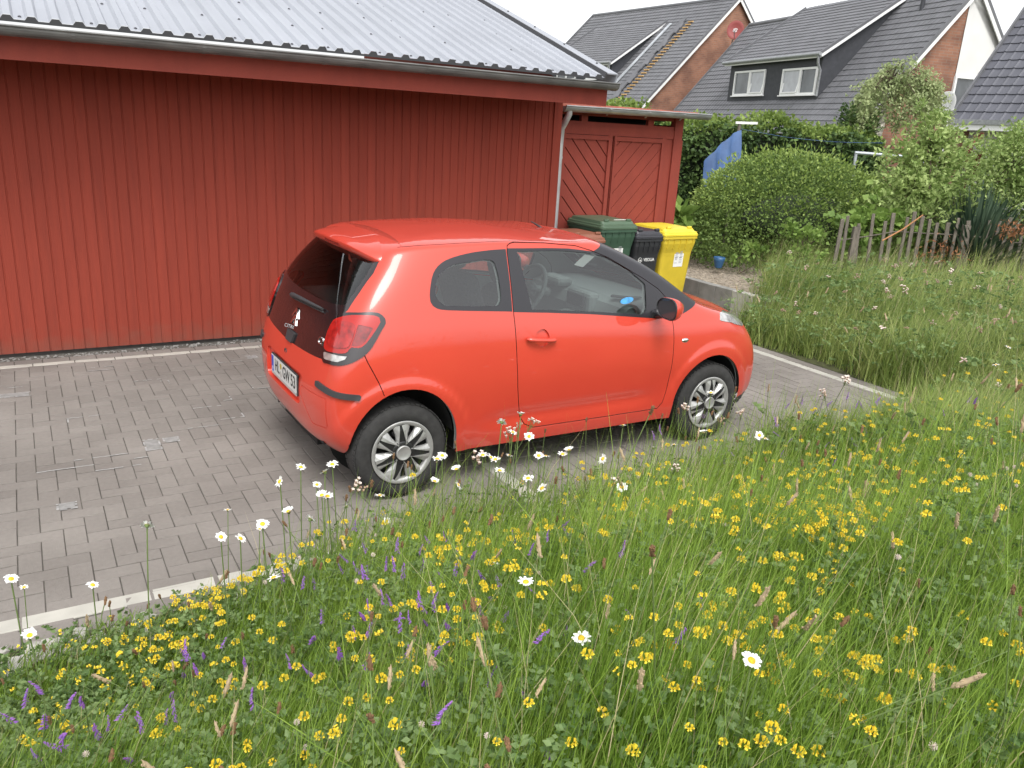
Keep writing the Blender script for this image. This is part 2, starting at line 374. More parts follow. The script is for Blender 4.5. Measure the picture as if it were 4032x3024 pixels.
class Cutter:
    def __init__(s, S):
        a, b, _ = S.shape
        s.S = S; du = np.gradient(S, axis=0); dv = np.gradient(S, axis=1)
        N = np.cross(du, dv); ln = np.linalg.norm(N, axis=2, keepdims=True); N = N / np.maximum(ln, 1e-9)
        if N[a // 2, b // 3, 1] > 0: N = -N
        s.N = [Vector(n) for n in N.reshape(-1, 3)]; s.P = [Vector(v) for v in S.reshape(-1, 3)]
        s.Q = [(i * b + j, (i + 1) * b + j, (i + 1) * b + j + 1, i * b + j + 1) for i in range(a - 1) for j in range(b - 1)]
        for i in range(len(s.P)):                      # centre line: normal stays in the plane of symmetry
            if abs(s.P[i].y) < 1e-6: n = s.N[i]; n.y = 0; n.normalize()
        s.bvh = BVHTree.FromPolygons(s.P, s.Q)
        s.bm = bmesh.new(); vs = [s.bm.verts.new(p) for p in s.P]
        for q in s.Q:
            try: s.bm.faces.new([vs[i] for i in q])
            except ValueError: pass
        s.lay = s.bm.faces.layers.int.new('tag'); s.tags = ['body']; s.bm.normal_update()
    def ti(s, t):
        if t not in s.tags: s.tags.append(t)
        return s.tags.index(t)
    def normal(s, v):
        loc, n, i, d = s.bvh.find_nearest(v)
        q = s.Q[i]
        from mathutils.interpolate import poly_3d_calc
        try: w = poly_3d_calc([s.P[k] for k in q], loc)
        except Exception: return n
        r = Vector((0, 0, 0))
        for k, x in zip(q, w): r += s.N[k] * x
        return r.normalized() if r.length > 1e-6 else n
    def cut(s, poly, to, frm=('body',), U=(1, 0, 0), V=(0, 0, 1), cond=None):
        U = Vector(U).normalized(); V = Vector(V).normalized(); D = U.cross(V)
        fi = {s.ti(t) for t in frm}; ti = s.ti(to)
        xs = [p[0] for p in poly]; ys = [p[1] for p in poly]; x0, x1, y0, y1 = min(xs), max(xs), min(ys), max(ys)
        def bb(f):
            a = [v.co.dot(U) for v in f.verts]; b = [v.co.dot(V) for v in f.verts]
            return min(a), max(a), min(b), max(b)
        act = {}
        for f in s.bm.faces:
            if f[s.lay] in fi and (cond is None or cond(f)):
                q = bb(f)
                if q[1] >= x0 and q[0] <= x1 and q[3] >= y0 and q[2] <= y1: act[f] = q
        for i in range(len(poly)):
            a, b = poly[i - 1], poly[i]
            du, dv = b[0] - a[0], b[1] - a[1]
            if du * du + dv * dv < 1e-10: continue
            e = (min(a[0], b[0]) - 1e-4, max(a[0], b[0]) + 1e-4, min(a[1], b[1]) - 1e-4, max(a[1], b[1]) + 1e-4)
            sel = [f for f, q in act.items() if q[1] >= e[0] and q[0] <= e[1] and q[3] >= e[2] and q[2] <= e[3]]
            if not sel: continue
            for f in sel: del act[f]
            g = list({x for f in sel for x in list(f.verts) + list(f.edges)}) + sel
            r = bmesh.ops.bisect_plane(s.bm, geom=g, dist=2e-5, plane_co=U * a[0] + V * a[1], plane_no=V * du - U * dv)
            for f in sel:
                if f.is_valid: act[f] = bb(f)
            for x in r['geom']:
                if isinstance(x, bmesh.types.BMFace) and x.is_valid: act[x] = bb(x)
        for f in act:
            c = f.calc_center_median()
            if in_poly(c.dot(U), c.dot(V), poly): f[s.lay] = ti
    def groove(s, line, w, frm, **k):
        L = [np.array(p, float) for p in line]; l = []; r = []
        for i in range(len(L)):
            t = L[min(i + 1, len(L) - 1)] - L[max(i - 1, 0)]; t /= np.linalg.norm(t); n = np.array([-t[1], t[0]])
            l.append(tuple(L[i] + n * w / 2)); r.append(tuple(L[i] - n * w / 2))
        s.cut(l + r[::-1], 'gap', frm, **k)
    def ring(s, poly, w, to, frm, **k):
        """closed panel gap of width w just inside poly, the rest of the inside becomes `to`"""
        s.cut(poly, 'gap_' + to, frm, **k)
        s.cut(offset_poly(poly, w), to, ('gap_' + to,), **k)
        ti, g = s.ti('gap_' + to), s.ti('gap')
        for f in s.bm.faces:
            if f[s.lay] == ti: f[s.lay] = g
    def get(s, tags, off=0.0, walls=False, fmat=0, wmat=0, vec=None, mirror='no'):
        """faces of the tags -> (verts, faces, mats, normals or None); off moves along the surface normal"""
        ids = {s.ti(t) for t in tags}; V = []; F = []; Nn = []; mp = {}; ec = {}; B = []
        for f in s.bm.faces:
            if f[s.lay] not in ids: continue
            idx = []
            for v in f.verts:
                if v not in mp:
                    mp[v] = len(V); n = s.normal(v.co)
                    B.append(v.co.copy()); V.append(v.co + (Vector(vec) if vec else n * off)); Nn.append(n)
                idx.append(mp[v])
            F.append(tuple(idx))
            for i in range(len(idx)):
                e = (idx[i - 1], idx[i]); ec[tuple(sorted(e))] = ec.get(tuple(sorted(e)), []) + [e]
        out = [V, F, [fmat] * len(F), [[Nn[i] for i in f] for f in F]]
        if walls:
            for k, es in ec.items():
                if len(es) != 1: continue
                a, b = es[0]
                if abs(B[a].y) < 1e-5 and abs(B[b].y) < 1e-5: continue
                q = len(V); V += [B[a], B[b], V[b].copy(), V[a].copy()]
                F.append((q, q + 1, q + 2, q + 3)); out[2].append(wmat)
                n = (V[q + 1] - V[q]).cross(V[q + 3] - V[q]); n = n.normalized() if n.length > 1e-9 else Vector((0, 0, 1))
                out[3].append([n] * 4)
        if mirror != 'no':
            k = len(V); fl = lambda v: Vector((v.x, -v.y, v.z))
            V2 = [fl(v) for v in V]; F2 = [tuple(i for i in f[::-1]) for f in F]; N2 = [[fl(n) for n in ns[::-1]] for ns in out[3]]
            if mirror == 'only': out = [V2, F2, out[2], N2]
            else: out = [V + V2, F + [tuple(i + k for i in f) for f in F2], out[2] * 2, out[3] + N2]
        return out

def surf_obj(name, pieces, mats, parent):
    V = []; F = []; Mi = []; N = []
    for (v, f, m, n) in pieces:
        k = len(V); V += v; F += [tuple(i + k for i in q) for q in f]; Mi += m; N += n
    me = bpy.data.meshes.new(name); me.from_pydata([tuple(v) for v in V], [], F)
    for q in mats: me.materials.append(q)
    me.polygons.foreach_set('material_index', Mi); me.polygons.foreach_set('use_smooth', [True] * len(F))
    me.normals_split_custom_set([tuple(n) for ns in N for n in ns])
    return link(name, me, parent)

CT = Cutter(car_surface())
side = lambda f: f.normal.y < 0.35 and f.calc_center_median().y < -0.25
rear = lambda f: f.calc_center_median().x < 0.12
front = lambda f: f.calc_center_median().x > 1.2 and f.calc_center_median().z > 0.9
def ell(cx, cz, rx, rz, n=40): return [(cx + rx * cos(2 * pi * i / n), cz + rz * sin(2 * pi * i / n)) for i in range(n)]
def arch(cx, cz, rx, rz, n=26): return [(cx + rx * cos(pi * i / n), cz + rz * sin(pi * i / n)) for i in range(n + 1)] + [(cx - rx * 1.03, 0.1), (cx + rx * 1.06, 0.1)]
CT.cut(arch(.012, .322, .315, .345), 'hole', cond=side)
CT.cut(arch(2.322, .300, .337, .342), 'hole', cond=side)
# windscreen (front projection), rear hatch glass (rear projection)
CT.cut([(.02, 1.3965), (-.20, 1.3925), (-.40, 1.3865), (-.515, 1.372), (-.545, 1.34), (-.595, 1.21), (-.640, 1.08), (-.662, 1.004), (-.55, 1.008), (-.30, 1.016), (.02, 1.022)], 'windscreen_edge', U=(0, 1, 0), cond=front)
CT.cut([(.02, 1.375), (-.20, 1.371), (-.40, 1.366), (-.49, 1.352), (-.555, 1.21), (-.60, 1.08), (-.61, 1.045), (-.52, 1.045), (-.30, 1.050), (.02, 1.055)], 'windscreen', ('windscreen_edge',), U=(0, 1, 0), cond=front)
HATCH = [(.02, 1.35), (-.53, 1.33), (-.567, 1.27), (-.588, 1.17), (-.594, 1.083), (-.572, 1.05), (-.52, .93), (-.545, .806), (-.45, .799), (-.30, .792), (-.158, .786), (.02, .779)]
CT.cut(HATCH, 'hatch', U=(0, 1, 0), cond=rear)
CT.cut([(.02, 1.33), (-.50, 1.318), (-.535, 1.25), (-.552, 1.16), (-.545, 1.10), (-.50, 1.092), (-.40, 1.084), (-.25, 1.076), (.02, 1.071)], 'rear_glass', ('hatch',), U=(0, 1, 0), cond=rear)
# tail lamp, unrolled round the corner: s=(x-y)/sqrt2
LU = (1, -1, 0); lc = lambda f: f.calc_center_median().x < 0.05 and f.calc_center_median().y < -0.3
def LS(pts): return [((x - y) / math.sqrt(2), z) for x, y, z in pts]
lamp = catmull(LS([(-.275, -.566, 1.059), (-.20, -.64, 1.080), (-.133, -.71, 1.085), (-.095, -.734, 1.044), (-.126, -.746, .989), (-.192, -.757, .896), (-.252, -.752, .85), (-.323, -.724, .816), (-.365, -.62, .800), (-.378, -.548, .806), (-.353, -.515, .911), (-.311, -.518, 1.011)]), 4, True)
CT.cut(lamp, 'lamp_case', ('body', 'hatch'), U=LU, cond=lc)
CT.cut(catmull(LS([(-.298, -.55, 1.027), (-.249, -.642, 1.062), (-.176, -.702, 1.071), (-.137, -.719, 1.063), (-.124, -.727, 1.047), (-.138, -.736, 1.017), (-.202, -.745, .939), (-.242, -.742, .910), (-.283, -.724, .908), (-.305, -.714, .880), (-.342, -.657, .867), (-.364, -.547, .864), (-.348, -.525, .925), (-.32, -.528, .993)]), 4, True), 'lamp_red', ('lamp_case',), U=LU, cond=lc)
CT.cut(rounded(LS([(-.303, -.545, 1.016), (-.257, -.662, 1.030), (-.241, -.690, 1.020), (-.256, -.709, .975), (-.290, -.716, .905), (-.335, -.648, .893), (-.352, -.56, .893), (-.340, -.535, .95)]), .02, 3), 'lamp_mid', ('lamp_red',), U=LU, cond=lc)
CT.cut(rounded(LS([(-.234, -.700, 1.024), (-.16, -.731, 1.010), (-.215, -.742, .936), (-.245, -.740, .918), (-.281, -.722, .914), (-.252, -.712, .975)]), .012, 2), 'lamp_deep', ('lamp_red',), U=LU, cond=lc)
CT.cut(rounded(LS([(-.369, -.547, .849), (-.348, -.647, .857), (-.305, -.722, .862), (-.310, -.722, .848), (-.340, -.69, .826), (-.377, -.573, .815)]), .012, 2), 'lamp_reverse', ('lamp_case',), U=LU, cond=lc)
# doors and side glass (side projection)
DOOR = [(.80, .340), (.762, .395), (.737, .50), (.72, .60), (.706, .75), (.699, .878), (.694, 1.0), (.692, 1.06), (.697, 1.20), (.704, 1.375), (.712, 1.408), (.735, 1.420), (.77, 1.4245), (.98, 1.4165), (1.21, 1.395), (1.317, 1.366), (1.455, 1.318), (1.544, 1.272), (1.719, 1.181), (1.841, 1.109), (1.90, 1.05), (1.93, .98), (1.931, .90), (1.934, .774), (1.931, .586), (1.92, .42), (1.902, .345), (1.865, .302), (1.30, .306), (.865, .311)]
CT.ring(DOOR, .0045, 'door', ('body',), cond=side)
wf = [(.68, 1.044), (.68, 1.394), (.706, 1.3915), (.98, 1.3865), (1.15, 1.3785), (1.300, 1.360), (1.40, 1.345), (1.80, 1.2), (1.99, 1.06), (1.99, .917), (1.784, .929), (1.246, .994), (.95, 1.022)]
CT.cut(wf, 'door_frame', ('door',), cond=side)
CT.cut(rounded([(.772, 1.374, .012), (.80, 1.20, 0), (.822, 1.050, .01), (1.246, 1.010, 0), (1.675, .962, .03), (1.712, .990, .02), (1.727, 1.144, .015), (1.601, 1.240, 0), (1.431, 1.322, 0), (1.288, 1.350, 0), (1.078, 1.368, 0)], .01, 3), 'door_glass', ('door_frame',), cond=side)
qo = catmull([(.700, 1.388), (.60, 1.384), (.484, 1.374), (.37, 1.354), (.281, 1.325), (.218, 1.272), (.183, 1.191), (.175, 1.135), (.19, 1.105), (.232, 1.084), (.359, 1.071), (.53, 1.058), (.687, 1.046)], 3) 
CT.cut(qo, 'quarter_frame', ('body',), cond=side)
qg = rounded([(.218, 1.21, .05), (.245, 1.26, .03), (.335, 1.312, .06), (.558, 1.336, .03), (.612, 1.325, .03), (.623, 1.241, .02), (.622, 1.12, .02), (.598, 1.083, .03), (.42, 1.092, .02), (.25, 1.103, .03), (.208, 1.15, .04)], .03, 3)
CT.cut(qg, 'quarter_glass', ('quarter_frame',), cond=side)
# black A-pillar cover with its tip on the wing
CT.cut([(1.300, 1.372), (1.345, 1.357), (1.47, 1.400), (1.55, 1.40), (2.30, 1.03), (2.25, 1.0), (2.19, .988), (2.135, .970), (2.084, .955), (1.991, .928), (1.93, .914), (1.92, 1.0), (1.8, 1.1), (1.6, 1.2), (1.4, 1.3)], 'pillar', ('body', 'windscreen_edge'), cond=lambda f: f.calc_center_median().y < -.46)
CT.cut([(-1, .8), (.1, .8), (.1, 1.2), (-1, 1.2)], 'windscreen_foot', ('windscreen_edge',), U=(0, 1, 0))
# bonnet, front lamp, black lower lip, rear bumper seam
CT.groove([(2.20, -.655), (2.36, -.668), (2.50, -.645), (2.62, -.585), (2.72, -.47), (2.79, -.30), (2.81, -.15), (2.81, .01)], .007, ('body',), V=(0, 1, 0), cond=lambda f: f.normal.z > .15 and f.calc_center_median().x > 2.1)
CT.cut(rounded([(2.368, .872), (2.405, .912), (2.52, .906), (2.60, .884), (2.66, .862), (2.72, .815), (2.69, .79), (2.56, .825), (2.505, .843)], .02, 3), 'headlight', ('body',), cond=side)
CT.cut([(2.60, .15), (3.2, .15), (3.2, .30), (2.72, .285), (2.62, .262)], 'lip', ('body',))
CT.groove([(-.235, .905), (-.206, .829), (-.15, .715), (-.124, .640)], .005, ('body',), cond=side)
# number-plate recess, bumper strips, handle scoop, roof seam
CT.cut(rounded([(.02, .668), (-.325, .668), (-.36, .655), (-.34, .50), (-.31, .485), (.02, .485)], .02, 3), 'recess', ('body',), U=(0, 1, 0), cond=rear)
CT.cut(rounded(LS([(-.411, -.545, .693), (-.414, -.545, .662), (-.255, -.780, .624), (-.250, -.780, .655)]), .014, 3), 'strip', ('body',), U=LU, cond=lc)
CT.cut(ell(.885, .880, .050, .052, 20), 'scoop', ('door',), cond=side)
CT.groove([(.06, -.520), (.12, -.537), (.30, -.556), (.55, -.565), (.80, -.566), (1.05, -.556), (1.25, -.532), (1.42, -.49), (1.50, -.46)], .006, ('body',), V=(0, 1, 0), cond=lambda f: f.normal.z > .25 and f.calc_center_median().z > 1.3)
CT.groove([(-.41, -.36), (.01, -.36)], .001, ('nothing',))
CT.cut(rounded([(-.36, .615), (-.665, .618), (-.665, .445), (-.50, .425), (-.36, .56)], .02, 3), 'panel_a', ('body',), U=(0, 1, 0), cond=rear)
CT.cut(offset_poly(rounded([(-.36, .615), (-.665, .618), (-.665, .445), (-.50, .425), (-.36, .56)], .02, 3), .006), 'panel_b', ('panel_a',), U=(0, 1, 0), cond=rear)

body = surf_obj('body', [CT.get(['body', 'panel_b'], mirror='both'), CT.get(['panel_a'], -.003, True, mirror='both'), CT.get(['gap'], -.010, True, 1, 1, mirror='both'), CT.get(['recess'], vec=(.022, 0, 0), walls=True, mirror='both')], [M_PAINT, M_GAP], car)
surf_obj('lower_lip', [CT.get(['lip'], -.004, True, mirror='both')], [M_PLASTIC], car)
ws = surf_obj('windscreen', [CT.get(['windscreen'], mirror='both')], [M_GLASS], car)
surf_obj('windscreen_border', [CT.get(['windscreen_edge'], mirror='both')], [M_BLACK], ws); surf_obj('windscreen_border', [CT.get(['windscreen_foot'], mirror='both')], [M_BLACK], ws)
hatch = surf_obj('tailgate', [CT.get(['hatch'], mirror='both')], [M_GLOSSBLACK], car)
surf_obj('rear_window', [CT.get(['rear_glass'], mirror='both')], [M_GLASS_REAR], hatch)
surf_obj('interior_lining', [CT.get(['body', 'quarter_frame', 'pillar', 'door_frame'], -.03, mirror='both'), CT.get(['door'], -.05, mirror='both')], [M_TRIM], car)
for mir in ('no', 'only'):
    sg = -1 if mir == 'no' else 1
    d = surf_obj('door', [CT.get(['door'], mirror=mir), CT.get(['scoop'], -.012, True, mirror=mir)], [M_PAINT], car)
    fr = surf_obj('window_frame', [CT.get(['door_frame'], .001, mirror=mir)], [M_BLACK], d)
    surf_obj('window_glass', [CT.get(['door_glass'], -.004, mirror=mir)], [M_GLASS], d)
    qf = surf_obj('quarter_window', [CT.get(['quarter_frame'], .001, mirror=mir)], [M_BLACK], car)
    surf_obj('glass', [CT.get(['quarter_glass'], -.003, mirror=mir)], [M_GLASS], qf)
    surf_obj('pillar_cover', [CT.get(['pillar'], .001, mirror=mir)], [M_BLACK], car)
    tl = surf_obj('tail_light', [CT.get(['lamp_case'], .006, True, mirror=mir)], [M_GLOSSBLACK], car)
    surf_obj('red_lens', [CT.get(['lamp_red'], .008, mirror=mir), CT.get(['lamp_mid'], .013, True, 1, 0, mirror=mir), CT.get(['lamp_deep'], .006, True, 2, 0, mirror=mir)], [M_LAMPRED, M_LAMPMID, M_LAMPDEEP], tl)
    surf_obj('reversing_lens', [CT.get(['lamp_reverse'], .009, True, mirror=mir)], [M_LAMPCLEAR], tl)
    surf_obj('headlight', [CT.get(['headlight'], .004, True, mirror=mir)], [M_LAMPCLEAR], car)
    surf_obj('bumper_strip', [CT.get(['strip'], .014, True, mirror=mir)], [M_PLASTIC], car)
    # door handle: a rounded bar bridging the scoop
    b = MB(); n = 14
    pts = [(.765 + .211 * i / n, sg * (.800 + .020 * min(1, 3.2 * min(i, n - i) / n) ** .7), .886 - .0215 * i / n) for i in range(n + 1)]
    b.tube(pts, [.004 if i in (0, n) else .0165 for i in range(n + 1)], 10, flat=.75)
    b.build('handle', M_PAINT, d)
    # wing mirror
    wm = thing('wing_mirror', None, None); wm.parent = car
    prof = [(.0, .0), (.6, .03), (.9, .075), (1.0, .105), (1.0, .118), (.985, .122)]
    def mshape(mb, ring, dx0, m=0, smooth=True, flip=1):
        vs = []; k = 20
        for (sc, dx) in ring:
            for j in range(k):
                a = 2 * pi * j / k; ca_, sa_ = cos(a), sin(a)
                ey = .098 * math.copysign(abs(ca_) ** .75, ca_); ez = .070 * math.copysign(abs(sa_) ** .75, sa_) * (1 + .12 * ca_)
                vs.append((1.835 - dx, sg * (.875 + .05 + ey * sc - .012 * (1 - sc)), 1.035 + ez * sc))
        fs = [(i * k + j, i * k + (j + 1) % k, (i + 1) * k + (j + 1) % k, (i + 1) * k + j) for i in range(len(ring) - 1) for j in range(k)]
        mb.add(vs, fs, m, smooth)
    b = MB(); mshape(b, prof, 0); b.build('mirror_housing', M_PAINT, wm)
    b = MB(); mshape(b, [(.985, .1215), (.93, .128), (.88, .118), (0, .118)], 0, smooth=False)
    b.tube([(1.80, sg * .735, .955), (1.79, sg * .80, .965), (1.78, sg * .86, .99)], [.035, .026, .028], 10)
    b.box((1.80, sg * .742, .957), (.10, .03, .05), bev=.012)
    b.build('mirror_base', M_BLACK, wm)
    b = MB(); mshape(b, [(.86, .1195), (0, .1195)], 0, smooth=False); b.build('mirror_glass', M_MIRROR, wm)
    # side repeater
    b = MB(); b.lathe([(.032, 0), (.030, .004), (.018, .008), (.0, .009)], 16, axis='y')
    vs = [(2.034 + v[0] * 1.0, sg * (.788 + v[1]), .769 + v[2] * .5) for v in b.v]
    b.v = vs; b.build('side_indicator', M_CHROME, car)

# rear spoiler with the high brake light
def top_z(x, y):
    h = CT.bvh.ray_cast(Vector((x, -abs(y), 2)), Vector((0, 0, -1))); return h[0].z if h[0] is not None else 1.4
sp = MB(); secs = []
ny = 28
for i in range(ny + 1):
    y = -.558 + 1.116 * i / ny; q = abs(y) / .558
    xj = .135 - .05 * q ** 2
    x0 = -.138 + .03 * q ** 2 + .085 * q ** 7; zt = 1.388 - .022 * q ** 2 - .045 * q ** 8
    yj = y * (.93 if q > .5 else .93)
    zj = top_z(xj, yj) + .003
    secs.append([(xj, yj, zj - .02), (xj, yj, zj), (xj * .5 + .01, yj, zj * .62 + zt * .38 + .008 * (1 - q * q)), (x0 * .55 + .01, y * .97, zt * .75 + zj * .25 + .006), (x0, y, zt), (x0 - .004, y, zt - .008), (x0 + .006, y, zt - .040 + .010 * q), (x0 + .020, y * .985, zt - .052 + .006 * q), (x0 + .07 + .01 * q, y * .98, zt - .066), (xj, yj * .98, zt - .05)])
k = len(secs[0])
sp.add([p for s_ in secs for p in s_], [(i * k + j, (i + 1) * k + j, (i + 1) * k + (j + 1) % k, i * k + (j + 1) % k) for i in range(ny) for j in range(k)] + [tuple(range(k)), tuple(ny * k + j for j in range(k))[::-1]], 0, True)
spo = sp.build('spoiler', M_PAINT, car)
b = MB(); b.box((-.128, 0, 1.364), (.022, .26, .018), bev=.006); b.build('brake_light', M_LAMPDEEP, spo)

# rear wiper, badges, handle, lock
up = Vector((.33, 0, .944)); right = Vector((0, -1, 0)); nrm = right.cross(up)
def on_tail(y, z, lift=0.004):
    h = CT.bvh.ray_cast(Vector((-2, -abs(y), z)), Vector((1, 0, 0)))
    x = h[0].x if h[0] is not None else -.4
    return Vector((x, y, z)) + nrm * lift
def tail_matrix(y, z, lift=.002):
    o = on_tail(y, z, lift); h1 = on_tail(y, z - .02, 0); h2 = on_tail(y, z + .02, 0); u = (h2 - h1).normalized()
    a1 = on_tail(y - .02, z, 0); a2 = on_tail(y + .02, z, 0); r = (a1 - a2).normalized(); n = r.cross(u).normalized(); u = n.cross(r)
    m = Matrix.Identity(4)
    for i in range(3): m[i][0] = r[i]; m[i][1] = u[i]; m[i][2] = n[i]; m[i][3] = o[i]
    return m
b = MB(); b.tube([on_tail(.085, 1.022, .012), on_tail(.075, 1.027, .03), on_tail(-.05, 1.034, .03), on_tail(-.25, 1.040, .024), on_tail(-.385, 1.043, .018)], [.024, .022, .017, .014, .009], 8, flat=.7)
b.tube([on_tail(.07, 1.012, .01), on_tail(-.39, 1.030, .008)], .006, 6)
b.build('rear_wiper', M_PLASTIC, hatch)
b = MB()
for dz in (0, -.040):
    ch = [(-.046, -.046), (-.030, -.046), (0, -.012), (.030, -.046), (.046, -.046), (.010, .004), (-.010, .004)]
    m_ = tail_matrix(-.015, .963 + dz, .002)
    for sgn in (-1, 1):
        c4 = [(sgn * .048, -.044), (sgn * .028, -.044), (sgn * .001, -.008), (sgn * .001, .016), (sgn * .012, .010)]
        b.prism(c4, 0, .006 - .002 * (dz < 0), fn=lambda a, c, h: tuple(m_ @ Vector((a, c, h))))
b.build('chevron_badge', M_CHROME, hatch)
text_mesh('maker_lettering', 'CITROËN', .030, .002, M_CHROME, hatch, tail_matrix(-.02, .862, .002), sx=1.25)
text_mesh('model_lettering', 'C1', .062, .003, M_CHROME, hatch, tail_matrix(-.475, .888, .002), sx=.95)
b = MB(); m_ = tail_matrix(-.03, .815, .0)
b.prism(rounded([(-.07, .030), (.07, .030), (.055, -.035), (-.055, -.035)], .01, 3), 0, .012, fn=lambda a, c, h: tuple(m_ @ Vector((a, c, h))))
b.build('tailgate_handle', M_PLASTIC, hatch)
b = MB(); b.lathe([(.021, .0), (.019, .004), (.013, .004), (.013, -.004), (0, -.004)], 18, axis='x'); b.v = [(-.430 - v[0], v[1] - .005, v[2] + .715) for v in b.v]
b.build('lock', M_PLASTIC, car)
# number plate
pl = MB(); pl.box((-.438, 0, .577), (.012, .535, .132), bev=.004)
pm = Matrix.Translation((-.4445, 0, .580))
R = Matrix(((0, 0, -1), (-1, 0, 0), (0, 1, 0))).to_4x4(); tilt = Matrix.Rotation(radians(-5), 4, 'Y')
PM = pm @ R
plate = pl.build('number_plate', M_PLASTIC, car)
def on_plate(poly, h, m, name):
    q = MB(); q.prism(poly, 0, h, fn=lambda a, c, z: tuple(PM @ Vector((a, c, z)))); return q.build(name, m, plate)
on_plate(rounded([(-.26, -.055), (.26, -.055), (.26, .055), (-.26, .055)], .008, 3), .002, M_PLATEWHITE, 'plate_field')
on_plate([(-.255, -.05), (-.215, -.05), (-.215, .05), (-.255, .05)], .0032, M_BLUE, 'country_band')
on_plate([(-.26, -.069), (.26, -.069), (.26, -.0565), (-.26, -.0565)], .0025, M_GREYSEAL, 'plate_holder_rail')
text_mesh('country_letter', 'D', .032, .0004, M_PLATEWHITE, plate, PM @ Matrix.Translation((-.235, -.032, .0036)))
tx = lambda s_, x, w: text_mesh('plate_lettering', s_, .104, .0004, M_LETTER, plate, PM @ Matrix.Translation((x, 0, .0026)), sx=w, bold=.0015)
tx('HL', -.135, .78); tx('GW', .055, .80); tx('53', .198, .95)
on_plate(ell(-.055, .024, .018, .018, 16), .003, M_YELLOWISH, 'seal'); on_plate(ell(-.055, -.026, .020, .020, 16), .003, M_GREYSEAL, 'seal')
# roof aerial
b = MB(); b.tube([(1.365, .04, 1.412), (1.345, .04, 1.43), (1.28, .04, 1.462)], [.014, .008, .004], 6); b.build('aerial', M_PLASTIC, car)

# wheels
wh = thing('wheel', None, None); wh.parent = car
b = MB(); b.lathe([(.186, -.075), (.198, -.083), (.225, -.088), (.252, -.082), (.270, -.070), (.281, -.052), (.285, -.02), (.285, .02), (.281, .052), (.268, .075), (.20, .08), (.186, .07)], 56, axis='y', close=False)
for k in range(56):                                    # shoulder blocks of the tread
    a = 2 * pi * k / 56
    for yy in (-.056, .056):
        b.box((.2815 * cos(a), yy, .2815 * sin(a)), (.006, .026, .022), rot=Matrix.Rotation(-a, 3, 'Y'))
b.build('tyre', M_TYRE, wh)
b = MB()
b.lathe([(.180, -.066), (.1835, -.080), (.189, -.0865), (.1875, -.089), (.180, -.0895), (.168, -.086), (.160, -.078), (.158, -.06)], 56, axis='y')
NS = 7
def wp(a, r, t, y): # polar point: angle a, radius r, tangential shift t
    return (r * cos(a) - t * sin(a), y, r * sin(a) + t * cos(a))
for k in range(NS):
    a = radians(90 + 6) + 2 * pi * k / NS
    R_ = [.045, .070, .100, .135, .166]; wL = [.032, .030, .031, .037, .046]; wR = [.032, .033, .042, .055, .068]; g = [.024, .020, .0155, .0105, .006]
    yb = [-.093, -.096, -.098, -.097, -.090]
    for sL, W_ in ((1, wL), (-1, wR)):
        vs = []
        for r, w, gg, y in zip(R_, W_, g, yb):
            vs += [wp(a, r, sL * gg, y), wp(a, r, sL * (gg + .35 * (w - gg)), y + .001), wp(a, r, sL * w, y + .020), wp(a, r, sL * w, y + .034)]
        b.add(vs, [(i * 4 + j, i * 4 + j + 1, i * 4 + j + 5, i * 4 + j + 4) for i in range(4) for j in range(3)], 0, False)
    vs = []
    for r, gg, y in zip(R_, g, yb): vs += [wp(a, r, gg, y), wp(a, r, gg * .8, y + .006), wp(a, r, -gg * .8, y + .006), wp(a, r, -gg, y)]
    b.add(vs, [(i * 4 + j, i * 4 + j + 1, i * 4 + j + 5, i * 4 + j + 4) for i in range(4) for j in range(3)], 1, False)
b.lathe([(.030, -.085), (.066, -.0945), (.070, -.088), (.070, -.06)], 30, 1, 'y')
b.build('wheel_cover', [M_SILVER, M_COVERBLACK], wh)
b = MB(); b.lathe([(.044, -.090), (.044, -.100), (.040, -.104), (.037, -.101), (0, -.1005)], 30, axis='y'); b.build('centre_cap', M_SILVER, wh)
b = MB(); b.lathe([(.186, -.05), (.16, -.035), (.12, -.03), (0, -.03)], 30, 0, 'y')
for k in range(8):
    a = 2 * pi * k / 8 + .3; b.lathe([(.022, -.030), (.022, -.046), (.012, -.05), (0, -.05)], 10, 0, 'y', (.11 * cos(a), 0, .11 * sin(a)))
b.build('rim', M_COVERBLACK, wh)
wh.location = (0, -.690, .285)
for (x, y, rz, ra) in ((2.34, -.690, 0, .10), (0, .690, pi, .4), (2.34, .690, pi, .9)):
    c = copy_tree(wh); c.parent = car; c.location = (x, y, .285); c.rotation_euler = (0, ra, rz)
# inner arches, floor, cabin
b = MB()
for x, z, rx in ((.012, .322, .318), (2.322, .300, .338)):
    for sg in (-1, 1):
        n = 24; vs = []
        for i in range(n + 1):
            a = .10 + (pi - .20) * i / n
            for y in (.35, .74): vs.append((x + rx * cos(a), sg * y, z + rx * 1.07 * sin(a)))
        b.add(vs, [(2 * i, 2 * i + 1, 2 * i + 3, 2 * i + 2) for i in range(n)], 0, True)
        b.add([(x + rx * cos(2 * pi * i / n), sg * .35, z + rx * 1.07 * sin(2 * pi * i / n)) for i in range(n)], [tuple(range(n))], 0)
b.box((1.17, 0, .25), (1.55, 1.36, .12)); b.box((1.2, 0, .27), (3.1, .66, .1)); b.box((2.86, 0, .28), (.12, .9, .1)); b.box((-.36, 0, .36), (.05, 1.1, .10))
b.tube([(-.30, .42, .27), (-.37, .42, .27)], .022, 10)
b.build('underbody', M_DARK, car)
